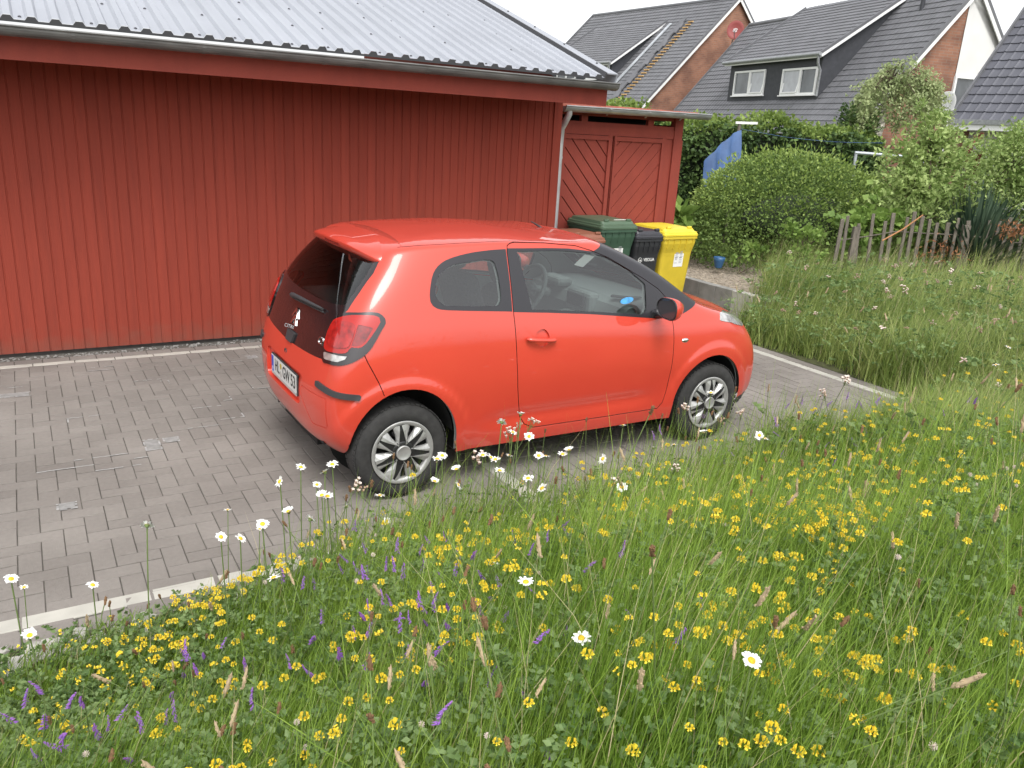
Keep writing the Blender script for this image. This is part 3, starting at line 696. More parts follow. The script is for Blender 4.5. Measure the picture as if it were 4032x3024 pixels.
def seat(x, y, w, rear_=False):
    b = MB(); s_ = []
    b.box((x + .18, y, .50), (.50, w, .14), bev=.05)
    R2 = Matrix.Rotation(radians(-18), 3, 'Y'); b.box((x - .14, y, .80), (.13, w, .62), rot=R2, bev=.055)
    b.box((x - .255, y, 1.20), (.09, .25 if not rear_ else .2, .17), rot=R2, bev=.04)
    b.tube([(x - .23, y - .05, 1.05), (x - .25, y - .05, 1.16)], .007, 6); b.tube([(x - .23, y + .05, 1.05), (x - .25, y + .05, 1.16)], .007, 6)
    return b.build('seat', M_SEAT, car)
seat(1.10, -.34, .50); seat(1.10, .34, .50); seat(.42, -.32, .60, True); seat(.42, .32, .60, True)
b = MB()
prof = [(1.72, .70), (1.70, .86), (1.74, .935), (1.82, .965), (2.00, .975), (2.22, .965), (2.22, .60)]
b.prism(prof, -.68, .68, fn=lambda a, c, h: (a, h, c))
b.box((1.72, -.02, .90), (.10, .30, .16), bev=.03); b.box((1.66, -.02, .62), (.16, .22, .42), bev=.03)
b.box((1.74, .36, .985), (.14, .26, .07), bev=.03)
b.lathe([(.05, 0), (.055, .02), (.04, .03), (0, .03)], 16, axis='y', c=(1.70, -.60, .92))
dsh = b.build('dashboard', M_TRIM, car)
b = MB(); b.box((1.66, -.02, .915), (.02, .20, .09), bev=.008); b.build('radio_panel', M_TRIMD, dsh)
b = MB(); b.tube([(1.78, -.28, .985), (1.86, -.40, .988), (1.95, -.38, .985)], [.03, .034, .02], 8, flat=.3); b.build('dash_tray', M_TRIMD, dsh)
b = MB(); sw = []
for i in range(33):
    a = 2 * pi * i / 32; sw.append((1.50 + .075 * sin(a), .36 + .18 * cos(a), .93 + .165 * sin(a)))
b.tube(sw, .017, 8, cap=False); b.tube([(1.50, .36, .93), (1.68, .36, .89)], .035, 8)
b.box((1.51, .36, .93), (.05, .14, .11), bev=.03); b.tube([(1.5, .20, .93), (1.5, .52, .93)], .014, 6)
b.build('steering_wheel', M_TRIM, car)
b = MB(); b.box((.05, 0, .98), (.42, 1.1, .02)); b.build('parcel_shelf', M_TRIMD, car)
# paper notice behind the windscreen and a small blue sticker on the passenger window
b = MB(); mm = Matrix.Translation((1.72, -.02, 1.20)) @ Matrix.Rotation(radians(-38), 4, 'Y')
b.prism(rounded([(-.075, -.055), (.075, -.055), (.075, .055), (-.075, .055)], .01, 2), 0, .001, fn=lambda a, c, h: tuple(mm @ Vector((a, c, h)))); b.build('paper_notice', M_STICKER, ws)
h_ = CT.bvh.ray_cast(Vector((1.555, -2, 1.055)), Vector((0, 1, 0)))[0]
b = MB(); b.prism(ell(0, 0, .052, .020, 20), 0, .001, fn=lambda a, c, h: (1.555 + a, h_.y - .003 + h + c * .22, 1.055 + c + a * .12)); b.build('window_sticker', M_BLUEOVAL, car)

# ------------------------------------------------------------------ materials of the setting
M_WOOD = mat('red_painted_wood', (0.295, 0.050, 0.030), rough=0.75, spec=0.25, var=0.13, vscale=5.0, bump=0.3, bscale=30, detail=8.0, stretch=(5, 5, .35), color2=(0.25, 0.043, 0.027))
M_WOOD2 = mat('red_painted_doors', (0.26, 0.050, 0.034), rough=0.7, spec=0.25, var=0.10, vscale=4, bump=0.2, bscale=30, stretch=(2, 2, 1), color2=(0.225, 0.044, 0.031))
M_SHEET = mat('galvanised_sheet', (0.335, 0.35, 0.385), rough=0.6, metal=0.15, var=0.06, vscale=3, stretch=(1, .2, 1), bump=0.05, bscale=20)
M_ZINC = mat('zinc', (0.36, 0.37, 0.38), rough=0.45, metal=0.55, var=0.22, vscale=6, stretch=(1, 4, 4), bump=.05)
M_SCREW = mat('dark_screw', (0.06, 0.06, 0.07), rough=0.5)
M_DARKEDGE = mat('dark_edge', (0.075, 0.075, 0.08), rough=0.8)
M_CONC = mat('concrete_grey', (0.24, 0.235, 0.22), rough=0.9, var=0.22, vscale=7, bump=0.3, bscale=90)
M_CONCL = mat('concrete_pale', (0.42, 0.405, 0.37), rough=0.9, var=0.15, vscale=9, bump=0.3, bscale=90)
M_WHITEP = mat('white_paint', (0.80, 0.80, 0.79), rough=0.5, var=.03)
M_RENDER = mat('white_render', (0.70, 0.69, 0.67), rough=0.85, var=.04, vscale=2)
M_STRIP = mat('pale_strip_stone', (0.41, 0.395, 0.35), rough=0.85, var=0.12, vscale=6, bump=0.15, bscale=80)
M_JOINT = mat('joint_sand', (0.088, 0.080, 0.068), rough=1.0, var=0.3, vscale=14)

def board_variation(m, pitch, x0):
    nt = m.node_tree; bs = nt.nodes['Principled BSDF']; src = bs.inputs['Base Color'].links[0].from_socket
    tc = nt.nodes.new('ShaderNodeTexCoord'); sp_ = nt.nodes.new('ShaderNodeSeparateXYZ'); nt.links.new(tc.outputs['Object'], sp_.inputs[0])
    a = nt.nodes.new('ShaderNodeMath'); a.operation = 'MULTIPLY_ADD'; a.inputs[1].default_value = 1 / pitch; a.inputs[2].default_value = -x0 / pitch; nt.links.new(sp_.outputs[0], a.inputs[0])
    f = nt.nodes.new('ShaderNodeMath'); f.operation = 'FLOOR'; nt.links.new(a.outputs[0], f.inputs[0])
    w = nt.nodes.new('ShaderNodeTexWhiteNoise'); w.noise_dimensions = '1D'; nt.links.new(f.outputs[0], w.inputs['W'])
    r = nt.nodes.new('ShaderNodeMapRange'); r.inputs['To Min'].default_value = .94; r.inputs['To Max'].default_value = 1.05; nt.links.new(w.outputs[0], r.inputs[0])
    mx = nt.nodes.new('ShaderNodeVectorMath'); mx.operation = 'SCALE'; nt.links.new(src, mx.inputs[0]); nt.links.new(r.outputs[0], mx.inputs['Scale'])
    n = nt.nodes.new('ShaderNodeTexNoise'); n.inputs['Scale'].default_value = 9; n.inputs['Detail'].default_value = 6; nt.links.new(tc.outputs['Object'], n.inputs['Vector'])
    # rain-splash dirt above the ground: ragged edge, 10 to 30 cm high
    z = nt.nodes.new('ShaderNodeMath'); z.operation = 'MULTIPLY_ADD'; z.inputs[1].default_value = .45; nt.links.new(n.outputs[0], z.inputs[0])
    zn = nt.nodes.new('ShaderNodeMath'); zn.operation = 'MULTIPLY'; zn.inputs[1].default_value = -1; nt.links.new(sp_.outputs[2], zn.inputs[0]); nt.links.new(zn.outputs[0], z.inputs[2])
    q = nt.nodes.new('ShaderNodeMapRange'); q.inputs['From Min'].default_value = .0; q.inputs['From Max'].default_value = .25; q.inputs['To Max'].default_value = .38; nt.links.new(z.outputs[0], q.inputs[0])
    d = nt.nodes.new('ShaderNodeMixRGB'); d.inputs[2].default_value = (.16, .10, .075, 1); nt.links.new(q.outputs[0], d.inputs[0]); nt.links.new(mx.outputs[0], d.inputs[1]); nt.links.new(d.outputs[0], bs.inputs['Base Color'])
def paver_mat():
    m = mat('grey_pavers', (0.27, 0.26, 0.25), spec=.15, rough=0.95, var=0.0, bump=0.35, bscale=140)
    nt = m.node_tree; b = nt.nodes['Principled BSDF']
    geo = nt.nodes.new('ShaderNodeNewGeometry'); tc = nt.nodes.new('ShaderNodeTexCoord')
    n = nt.nodes.new('ShaderNodeTexNoise'); n.inputs['Scale'].default_value = 1.1; n.inputs['Detail'].default_value = 6; nt.links.new(tc.outputs['Object'], n.inputs['Vector'])
    n2 = nt.nodes.new('ShaderNodeTexNoise'); n2.inputs['Scale'].default_value = 40; n2.inputs['Detail'].default_value = 5; nt.links.new(tc.outputs['Object'], n2.inputs['Vector'])
    a = nt.nodes.new('ShaderNodeMath'); a.operation = 'MULTIPLY_ADD'; a.inputs[1].default_value = .16; nt.links.new(geo.outputs['Random Per Island'], a.inputs[0]); nt.links.new(n.outputs[0], a.inputs[2])
    a2 = nt.nodes.new('ShaderNodeMath'); a2.operation = 'MULTIPLY_ADD'; a2.inputs[1].default_value = .30; nt.links.new(n2.outputs[0], a2.inputs[0]); nt.links.new(a.outputs[0], a2.inputs[2])
    r = nt.nodes.new('ShaderNodeValToRGB'); r.color_ramp.elements[0].position = .45; r.color_ramp.elements[1].position = 1.0
    r.color_ramp.elements[0].color = (.160, .144, .130, 1); r.color_ramp.elements[1].color = (.258, .236, .214, 1)
    nt.links.new(a2.outputs[0], r.inputs[0]); nt.links.new(r.outputs[0], b.inputs['Base Color']); return m
M_PAVER = paver_mat()
M_EFF = mat('efflorescence', (0.31, 0.305, 0.295), rough=0.95, var=0.3, vscale=30)

board_variation(M_WOOD, .0885, 5.105 - .0885 * 90)
# ------------------------------------------------------------------ ground
def ss(t): t = np.clip(t, 0, 1); return t * t * (3 - 2 * t)
def ground_z(x, y):
    """bank the photographer stands on, and the raised garden beyond the paving"""
    x = np.asarray(x, float); y = np.asarray(y, float)
    hf = .47 * ss((3.22 - y) / 2.3)
    hr = .27 * ss((x - 6.55) / 1.1) * ss((7.6 - y) / 1.0) + .12 * ss((x - 8) / 2)
    hg = .25 * (x > 7.66)
    h = np.maximum(np.maximum(hf, hr), np.maximum(hg, 0) * (y > 6.3))
    return h + .03 * np.sin(x * 2.3 + 1) * np.sin(y * 1.9) * (h > .06)
def paved(x, y, m=0.0):
    return ((y > 3.25 + m) & (x < 6.50 - m)) | ((y > 6.55 + m) & (x < 7.6 - m) & (x > 6.2))

M_SOIL = mat('meadow_soil', (0.055, 0.060, 0.022), rough=1.0, var=0.5, vscale=9, bump=0.4, bscale=40)
M_LAWN = mat('far_ground', (0.08, 0.10, 0.035), rough=1.0, var=0.3, vscale=1.5)
M_GRAVEL = mat('sandy_gravel', (0.30, 0.255, 0.20), rough=1.0, var=0.35, vscale=22, bump=0.8, bscale=120)
b = MB(); b.add([(-900, -900, -.06), (900, -900, -.06), (900, 900, -.06), (-900, 900, -.06)], [(0, 1, 2, 3)])
tag(b.build('ground', M_LAWN), kind='structure')
b = MB(); b.add([(-9, 3.2, -.0042), (6.6, 3.2, -.0042), (6.6, 6.5, -.0042), (7.66, 6.5, -.0042), (7.66, 12, -.0042), (-9, 12, -.0042)], [(0, 1, 2, 3, 4, 5)])
tag(b.build('paving_bed', M_JOINT), kind='structure')
# herringbone block paving: every block bevelled, laid on the bed
def pavers():
    V = []; F = []; mi = []
    L, W, g, bv = .2, .1, .0024, .0016
    def blk(x0, y0, x1, y1):
        dz = random.uniform(-.0012, .0012)
        tx, ty = random.uniform(-.0012, .0012), random.uniform(-.0012, .0012)
        a = [(x0 + g, y0 + g), (x1 - g, y0 + g), (x1 - g, y1 - g), (x0 + g, y1 - g)]
        c = [(x0 + g + bv, y0 + g + bv), (x1 - g - bv, y0 + g + bv), (x1 - g - bv, y1 - g - bv), (x0 + g + bv, y1 - g - bv)]
        k = len(V)
        for q in a: V.append((*q, -.012))
        for q in a: V.append((*q, -.0016 + dz))
        for q, sx, sy in zip(c, (-1, 1, 1, -1), (-1, -1, 1, 1)): V.append((*q, dz + sx * tx + sy * ty))
        F.append((k + 8, k + 9, k + 10, k + 11))
        for i in range(4):
            j = (i + 1) % 4
            F.append((k + 4 + i, k + 4 + j, k + 8 + j, k + 8 + i)); F.append((k + i, k + j, k + 4 + j, k + 4 + i))
    # herringbone: cell (i,j) on a W grid; unit shifts
    ang = 0
    def inside(cx, cy): return (3.44 < cy < 7.45 and -2.2 < cx < 6.42) or (6.3 < cx < 7.62 and 6.5 < cy < 8.3) or (7.375 <= cy < 8.3 and 5.1 < cx < 7.62)
    for d in range(-70, 110):
        for k in range(-80, 80):
            # horizontal block starting at cell (2k + d... ) : the classic 2:1 herringbone lattice
            x = (d + 2 * k) ; y = (d - 2 * k)
            X, Y = x * W, y * W
            if inside(X + .1, Y + .05): blk(X, Y, X + L, Y + W)
            X2, Y2 = (x + 2) * W, (y) * W
            if inside(X2 + .05, Y2): blk(X2, Y2 - W, X2 + W, Y2 + W)
    return V, F
V_, F_ = pavers()
me = bpy.data.meshes.new('paving'); me.from_pydata(V_, [], F_); me.materials.append(M_PAVER)
o = link('paving', me); tag(o, kind='structure')
# single rows of blocks along the edges and the pale strip stones that mark the bays
def strip(name, x0, x1, y0, y1, along, step, m, z=.002):
    b = MB(); L = (x1 - x0) if along == 'x' else (y1 - y0); n = max(1, round(L / step))
    for i in range(n):
        dz = random.uniform(-.001, .001)
        if along == 'x': c = (x0 + L * (i + .5) / n, (y0 + y1) / 2, -.03 + z + dz); d = (L / n - .006, y1 - y0 - .006, .06)
        else: c = ((x0 + x1) / 2, y0 + L * (i + .5) / n, -.03 + z + dz); d = (x1 - x0 - .006, L / n - .006, .06)
        b.box(c, d, bev=.005)
    o = b.build(name, m); return tag(o, kind='structure')
strip('bay_marking_strip', -2.2, 6.33, 3.43, 3.53, 'x', .5, M_STRIP)
strip('bay_marking_strip', -2.2, 5.4, 7.39, 7.47, 'x', .3, M_STRIP)
strip('bay_marking_strip', 6.335, 6.435, 3.43, 6.55, 'y', .3, M_STRIP)
strip('bay_marking_strip', 2.345, 2.445, 3.55, 4.2, 'y', .3, M_STRIP, z=.006)
strip('edge_row', -2.2, 6.44, 3.30, 3.42, 'x', .2, M_PAVER)
strip('edge_row', -2.2, 5.0, 7.48, 7.60, 'x', .2, M_PAVER)
strip('edge_row', 6.44, 6.56, 3.43, 6.55, 'y', .2, M_PAVER)
# lime bloom and chalky outlines on single blocks
b = MB()
def frame_mark(x, y, w, h, t, fill=False, sides='lrtb'):
    z = .0032
    if fill: b.add([(x + .012, y + .012, z), (x + w - .012, y + .012, z), (x + w - .012, y + h - .012, z), (x + .012, y + h - .012, z)], [(0, 1, 2, 3)], 1)
    q = []
    if 'b' in sides: q.append((x, y, x + w, y + t))
    if 't' in sides: q.append((x, y + h - t, x + w, y + h))
    if 'l' in sides: q.append((x, y + t, x + t, y + h - t))
    if 'r' in sides: q.append((x + w - t, y + t, x + w, y + h - t))
    for a_, b_, c_, d_ in q:
        n = 6; 
        for i in range(n):
            if random.random() < .25: continue
            if c_ - a_ > d_ - b_: s0, s1 = a_ + (c_ - a_) * i / n, a_ + (c_ - a_) * (i + 1) / n; jy = random.uniform(-.002, .002); b.add([(s0, b_ + jy, z), (s1, b_ + jy, z), (s1, d_ + jy, z), (s0, d_ + jy, z)], [(0, 1, 2, 3)])
            else: s0, s1 = b_ + (d_ - b_) * i / n, b_ + (d_ - b_) * (i + 1) / n; b.add([(a_, s0, z), (c_, s0, z), (c_, s1, z), (a_, s1, z)], [(0, 1, 2, 3)])
for (x, y, w, h, s_) in [(.5, 5.2, .1, .2, 'lrtb'), (.62, 5.3, .1, .1, 'lrb'), (.42, 5.1, .1, .1, 'b'), (-.02, 4.52, .1, .1, 'lrb'), (-.3, 6.6, .2, .1, 'ltb'), (-.25, 6.75, .1, .1, 't'), (.3, 7.1, .2, .1, 'tb'), (.1, 5.9, .2, .1, 'lt'), (.9, 5.9, .2, .1, 'b'), (1.1, 6.0, .1, .1, 'br'), (.8, 5.5, .2, .1, 'b'), (1.0, 5.6, .2, .1, 'rb'), (1.3, 7.0, .2, .1, 'lb'), (1.55, 7.05, .1, .1, 'tbr'), (.6, 6.7, .2, .1, 'b'), (1.4, 6.2, .2, .1, 'lb'), (-.1, 5.0, .3, .1, 't'), (.2, 4.9, .3, .1, 't'), (.1, 5.2, .3, .1, 'b'), (.75, 6.55, .1, .1, 'rt'), (1.5, 6.5, .2, .1, 'b')]:
    frame_mark(x, y, w, h, .011, sides=s_, fill=(len(s_) >= 3))
o = b.build('lime_marks', [M_EFF, mat('pale_bloom', (.235, .23, .22), rough=.95, var=.2, vscale=25)], fixn=False); tag(o, kind='structure')
# rubble at the foot of the wall and along the meadow edge
def pebbles(name, n, fx, size, m, kind='stuff'):
    ico = bmesh.new(); bmesh.ops.create_icosphere(ico, subdivisions=1, radius=1); ico.verts.index_update()
    bv = np.array([v.co[:] for v in ico.verts]); bf = np.array([[v.index for v in f.verts] for f in ico.faces]); ico.free()
    V = []; F = []
    for i in range(n):
        x, y, z = fx(); s_ = size * random.uniform(.5, 1.4)
        q = bv * (s_ * np.array([random.uniform(.7, 1.3), random.uniform(.7, 1.3), random.uniform(.35, .7)])) * (1 + .15 * RNG.standard_normal((len(bv), 1)))
        a = random.uniform(0, 6.3); q = np.stack([q[:, 0] * cos(a) - q[:, 1] * sin(a), q[:, 0] * sin(a) + q[:, 1] * cos(a), q[:, 2]], 1)
        F.append(bf + len(V) * len(bv)); V.append(q + np.array([x, y, z]))
    o = np_mesh(name, np.concatenate(V), np.concatenate(F), m, smooth=False); return tag(o, kind=kind)
pebbles('gravel', 1500, lambda: (random.uniform(-1.5, 5.0), random.uniform(7.60, 7.70), random.uniform(-.02, .004)), .010, M_CONC)
pebbles('rubble', 60, lambda: (random.uniform(-1.0, 1.6), random.uniform(3.14, 3.30), random.uniform(-.01, .02)), .05, M_CONCL)
pebbles('garden_gravel', 2600, lambda: (lambda x, y: (x, y, float(ground_z(x, y)) + .002))(random.uniform(7.72, 9.6), random.uniform(6.9, 11)), .020, M_GRAVEL)
# bank / garden soil
nx, ny_ = 150, 150
X = np.linspace(-6, 20, nx); Y = np.linspace(-6, 16, ny_)
X = np.unique(np.concatenate([X, [6.57, 7.66, 7.67]])); Y = np.unique(np.concatenate([Y, [3.29, 6.54]]))
GX, GY = np.meshgrid(X, Y, indexing='ij'); GZ = ground_z(GX, GY)
V = np.stack([GX, GY, GZ], -1).reshape(-1, 3); n2 = len(Y); F = []
for i in range(len(X) - 1):
    for j in range(len(Y) - 1):
        cx, cy = (X[i] + X[i + 1]) / 2, (Y[j] + Y[j + 1]) / 2
        if (cy > 3.29 and cx < 6.57) or (cy > 6.54 and cx < 7.66): continue
        F.append((i * n2 + j, (i + 1) * n2 + j, (i + 1) * n2 + j + 1, i * n2 + j + 1))
F = np.array(F)
cx = V[F].mean(1); grav = ((cx[:, 0] > 7.66) & (cx[:, 0] < 9.4) & (cx[:, 1] > 7.2) & (cx[:, 1] < 12.0)).astype(int)
o = np_mesh('meadow_ground', V, F, [M_SOIL, M_GRAVEL], midx=grav, smooth=True); tag(o, kind='structure')

# ------------------------------------------------------------------ red garage with sheet-metal roof
WY = 7.706; WX1 = 5.105
gar = thing('garage', 'long red wooden garage with vertical boards and a grey corrugated metal roof behind the car', 'garage', (0, WY, 0))
b = MB(); pitch = .0885; x = WX1; pf = []
x = WX1 - pitch * 90
while x < WX1 - .001:
    pf += [(x + .004, .0), (x + .009, .0065), (x + .014, .0065), (x + .020, .0)]
    x += pitch
pf.append((WX1, 0))
vs = [(a, c, .035) for a, c in pf] + [(a, c, 2.42) for a, c in pf]; n = len(pf)
b.add(vs, [(i, i + 1, n + i + 1, n + i) for i in range(n - 1)])
b.add([(WX1, 0, .035), (WX1, 6.0, .035), (WX1, 6.0, 4.6), (WX1, 3.0, 3.5), (WX1, 0, 2.55)], [(0, 1, 2, 3, 4)])
b.box((WX1 - .05, -.008, 1.23), (.1, .016, 2.38))
b.build('wall', M_WOOD, gar, fixn=False)
EY, EZ, TH = -.82, 2.577, math.atan(.338)      # eave (relative to the wall plane)
RX1 = 5.135
b = MB(); b.box(((-2.9 + 5.10) / 2, EY + .04, 2.40), (8.0, .028, .165)); b.box((1.1, EY / 2 + .03, 2.455), (8.0, .74, .02)); b.build('fascia_board', M_WOOD2, gar)
# trapezoid sheet
prof = []; x = 5.35 - .151 * 54 ; k = 0
x0 = .037 - .1445 * 20
xs = [x0 + .1445 * i for i in range(58) if x0 + .1445 * i < RX1 - .05]
for q in xs: prof += [(q - .040, 0), (q - .022, .026), (q + .022, .026), (q + .040, 0), (q + .0722, .0)]
prof = [p_ for p_ in prof if p_[0] < RX1]; Ls = 7.0
rp = lambda a, h, l: (a, EY - .02 + l * cos(TH) - h * sin(TH), EZ + l * sin(TH) + h * cos(TH))
b = MB(); n = len(prof)
b.add([rp(a, h, 0) for a, h in prof] + [rp(a, h, Ls) for a, h in prof], [(i, i + 1, n + i + 1, n + i) for i in range(n - 1)], 0)
b.add([rp(a, h - .0025, 0.0) for a, h in prof] + [rp(a, -.02, 0.0) for a, h in prof], [(i, i + 1, n + i + 1, n + i) for i in range(n - 1)], 2)  # dark face closing the rib ends at the eave
for r_, (l, skip) in enumerate([(.06, 2), (.66, 2), (1.26, 2), (1.86, 3), (2.46, 2), (3.1, 3), (3.7, 3), (4.4, 3)]):
    for i, q in enumerate(xs):
        if (i * 7 + r_ * 3) % 5 < 2: b.lathe([(.011, 0), (.011, .006), (.004, .011), (0, .011)], 6, 1, 'z', rp(q + .0722 + random.uniform(-.015, .015), .0, l + random.uniform(-.01, .01)))
b.build('metal_roof', [M_SHEET, M_SCREW, M_DARKEDGE], gar, fixn=False)
b = MB()
def rbar(a0, a1, h0, h1, l0, l1, m=0):
    v = [rp(a, h, l) for l in (l0, l1) for a, h in ((a0, h0), (a1, h0), (a1, h1), (a0, h1))]
    b.add(v, [(0, 1, 2, 3), (7, 6, 5, 4), (0, 4, 5, 1), (1, 5, 6, 2), (2, 6, 7, 3), (3, 7, 4, 0)], m)
rbar(RX1 - .10, RX1 + .02, .038, .050, -.02, Ls); rbar(RX1 + .005, RX1 + .02, -.10, .036, -.02, Ls); rbar(RX1 - .115, RX1 - .102, .0, .05, 0, Ls, 1)
for l in (.3, .95, 1.6, 2.25, 2.9): 
    b.lathe([(.012, 0), (.012, .008), (0, .014)], 6, 2, 'z', rp(RX1 - .03, .051, l))
b.build('verge_trim', [M_SHEET, M_DARKEDGE, M_SCREW], gar)
def gutter(mb, x0, x1, y, z, r=.06, m=0, n=10, dz=0.0):
    """half-round trough with a rolled front edge; dz: fall over its length"""
    ring = [(y + r * cos(pi + pi * i / n), z + r * sin(pi + pi * i / n)) for i in range(n + 1)]
    ring2 = [(y + (r - .004) * cos(pi + pi * i / n), z + (r - .004) * sin(pi + pi * i / n)) for i in range(n + 1)]
    loop = ring + ring2[::-1]; k = len(loop)
    mb.add([(x0, a, c) for a, c in loop] + [(x1, a, c + dz) for a, c in loop], [(i, (i + 1) % k, k + (i + 1) % k, k + i) for i in range(k)] + [tuple(range(k)), tuple(range(k, 2 * k))[::-1]], m)
    mb.tube([(x0, y - r, z + .003), (x1, y - r, z + .003 + dz)], .008, 8, m)
    for xe in (x0, x1):
        zz = z + (dz if xe == x1 else 0)
        mb.add([(xe, a, c - z + zz) for a, c in ring], [tuple(range(n + 1))], m)
b = MB(); gutter(b, -3.0, 5.135, EY - .068, 2.522, .060)
for q in (.42, 1.28, 2.2, 3.1, 4.1, 5.0): 
    b.add([(q + dx, EY - .068 + .0625 * cos(pi + pi * i / 8), 2.522 + .0625 * sin(pi + pi * i / 8)) for dx in (-.012, .012) for i in range(9)], [(i, i + 1, 9 + i + 1, 9 + i) for i in range(8)])
b.build('gutter', mat('old_zinc', (0.17, 0.17, 0.165), rough=0.55, metal=0.4, var=0.3, vscale=4, stretch=(1, 4, 4)), gar)

# ------------------------------------------------------------------ shed set back beside the garage
SY = 8.2
shed = thing('shed', 'small red shed with diagonal plank double doors and red tiles beside the garage end', 'shed', (5.36, SY, 0))
b = MB(); b.box((.02, .05, 1.05), (.14, .08, 2.1)); b.box((1.86, .05, 1.16), (.13, .09, 2.32)); b.box((1.735, .056, 1.03), (.12, .05, 2.02)); b.box((1.80 + .135, .06, 1.0), (.025, .10, 2.05))
b.box((.93, .05, 2.085), (1.75, .07, .10)); b.box((.93, .08, 2.275), (1.95, .07, .06))
for q in (.42, 1.42): b.box((q, .052, 2.19), (.09, .05, .11))
b.box((.93, .05, 2.155), (1.73, .05, .05))
b.box((.93, 1.3, 1.1), (1.9, .04, 2.2)); b.box((1.90, .7, 1.1), (.04, 1.2, 2.2)); b.box((.02, .7, 1.1), (.04, 1.2, 2.2))
b.build('frame', M_WOOD2, shed)
b = MB(); b.box((.93, .70, 2.25), (1.8, .9, .02)); b.box((.93, .6, 1.16), (1.86, .02, 2.34)); b.build('shade_backing', M_DARK, shed)  # near-black sheets painted as the shade behind the door openings
def clip(poly, n, c):
    out = []
    for i in range(len(poly)):
        a, q = poly[i - 1], poly[i]; da, dq = a[0] * n[0] + a[1] * n[1] - c, q[0] * n[0] + q[1] * n[1] - c
        if (da <= 0) != (dq <= 0): t = da / (da - dq); out.append((a[0] + t * (q[0] - a[0]), a[1] + t * (q[1] - a[1])))
        if dq <= 0: out.append(q)
    return out
for (xa, xb, sgn) in ((.12, .835, 1), (.865, 1.665, -1)):
    dr = thing('door', None, None); dr.parent = shed; b = MB()
    nrm2 = (sin(radians(47)) , sgn * cos(radians(47))); R0 = [(xa + .0, .06), (xb, .06), (xb, 2.03), (xa, 2.03)]
    wd = .128
    for i in range(-30, 40):
        q = clip(clip(R0, nrm2, (i + 1) * wd - (.006 if sgn > 0 else .0035)), (-nrm2[0], -nrm2[1]), -i * wd - (.006 if sgn > 0 else .0035))
        if len(q) > 2: b.prism(q, .026, .05, fn=lambda a, c, h: (a, h, c))
    b.build('planks', M_WOOD2, dr)
    b = MB(); b.box(((xa + xb) / 2, .058, 1.04), (xb - xa, .012, 1.98)); b.build('backing', M_WOOD, dr)
    b = MB()
    b.box((xb - .03, .014, 1.04), (.055, .022, 1.99)); b.box((xa + .02, .014, 1.04), (.03, .022, 1.99)); b.box(((xa + xb) / 2, .015, 2.005), (xb - xa, .020, .05)); b.build('edge_frame', M_WOOD2, dr)
# tiles and gutter
b = MB(); prof = []; nT = 15
for i in range(nT * 6 + 1): q = -.12 + 2.16 * i / (nT * 6); prof.append((q, .022 * abs(sin(pi * i / 6)) ** .8))
n = len(prof); sl = math.tan(radians(1.5))
b.add([(a, -.16, 2.345 + h) for a, h in prof] + [(a, 1.5, 2.345 + 1.66 * sl + h) for a, h in prof] + [(a, -.16, 2.325) for a, h in prof], [(i, i + 1, n + i + 1, n + i) for i in range(n - 1)] + [(i, 2 * n + i, 2 * n + i + 1, i + 1) for i in range(n - 1)], 0, True)
b.build('roof_tiles', mat('red_tile', (.30, .085, .055), rough=.8, var=.2, vscale=12, bump=.2), shed)
b = MB(); gutter(b, -.06, 2.11, -.23, 2.325, .060, dz=.02); 
for q in (.55, 1.12, 1.66): b.bar((q, -.30, 2.325), (q + .02, -.19, 2.26), .02, .006)
b.build('gutter', M_ZINC, shed)
b = MB(); b.tube([(.02, -.23, 2.30), (.02, -.23, 2.24), (.02, -.16, 2.15), (.02, -.10, 2.08), (.02, -.09, 1.9), (.02, -.09, .06)], .036, 12)
for z in (.9, 1.75): b.lathe([(.040, 0), (.040, .03)], 12, 0, 'z', (.02, -.09, z))
b.build('downpipe', mat('zinc_bright', (.52, .52, .53), rough=.4, metal=.35, var=.1), shed)

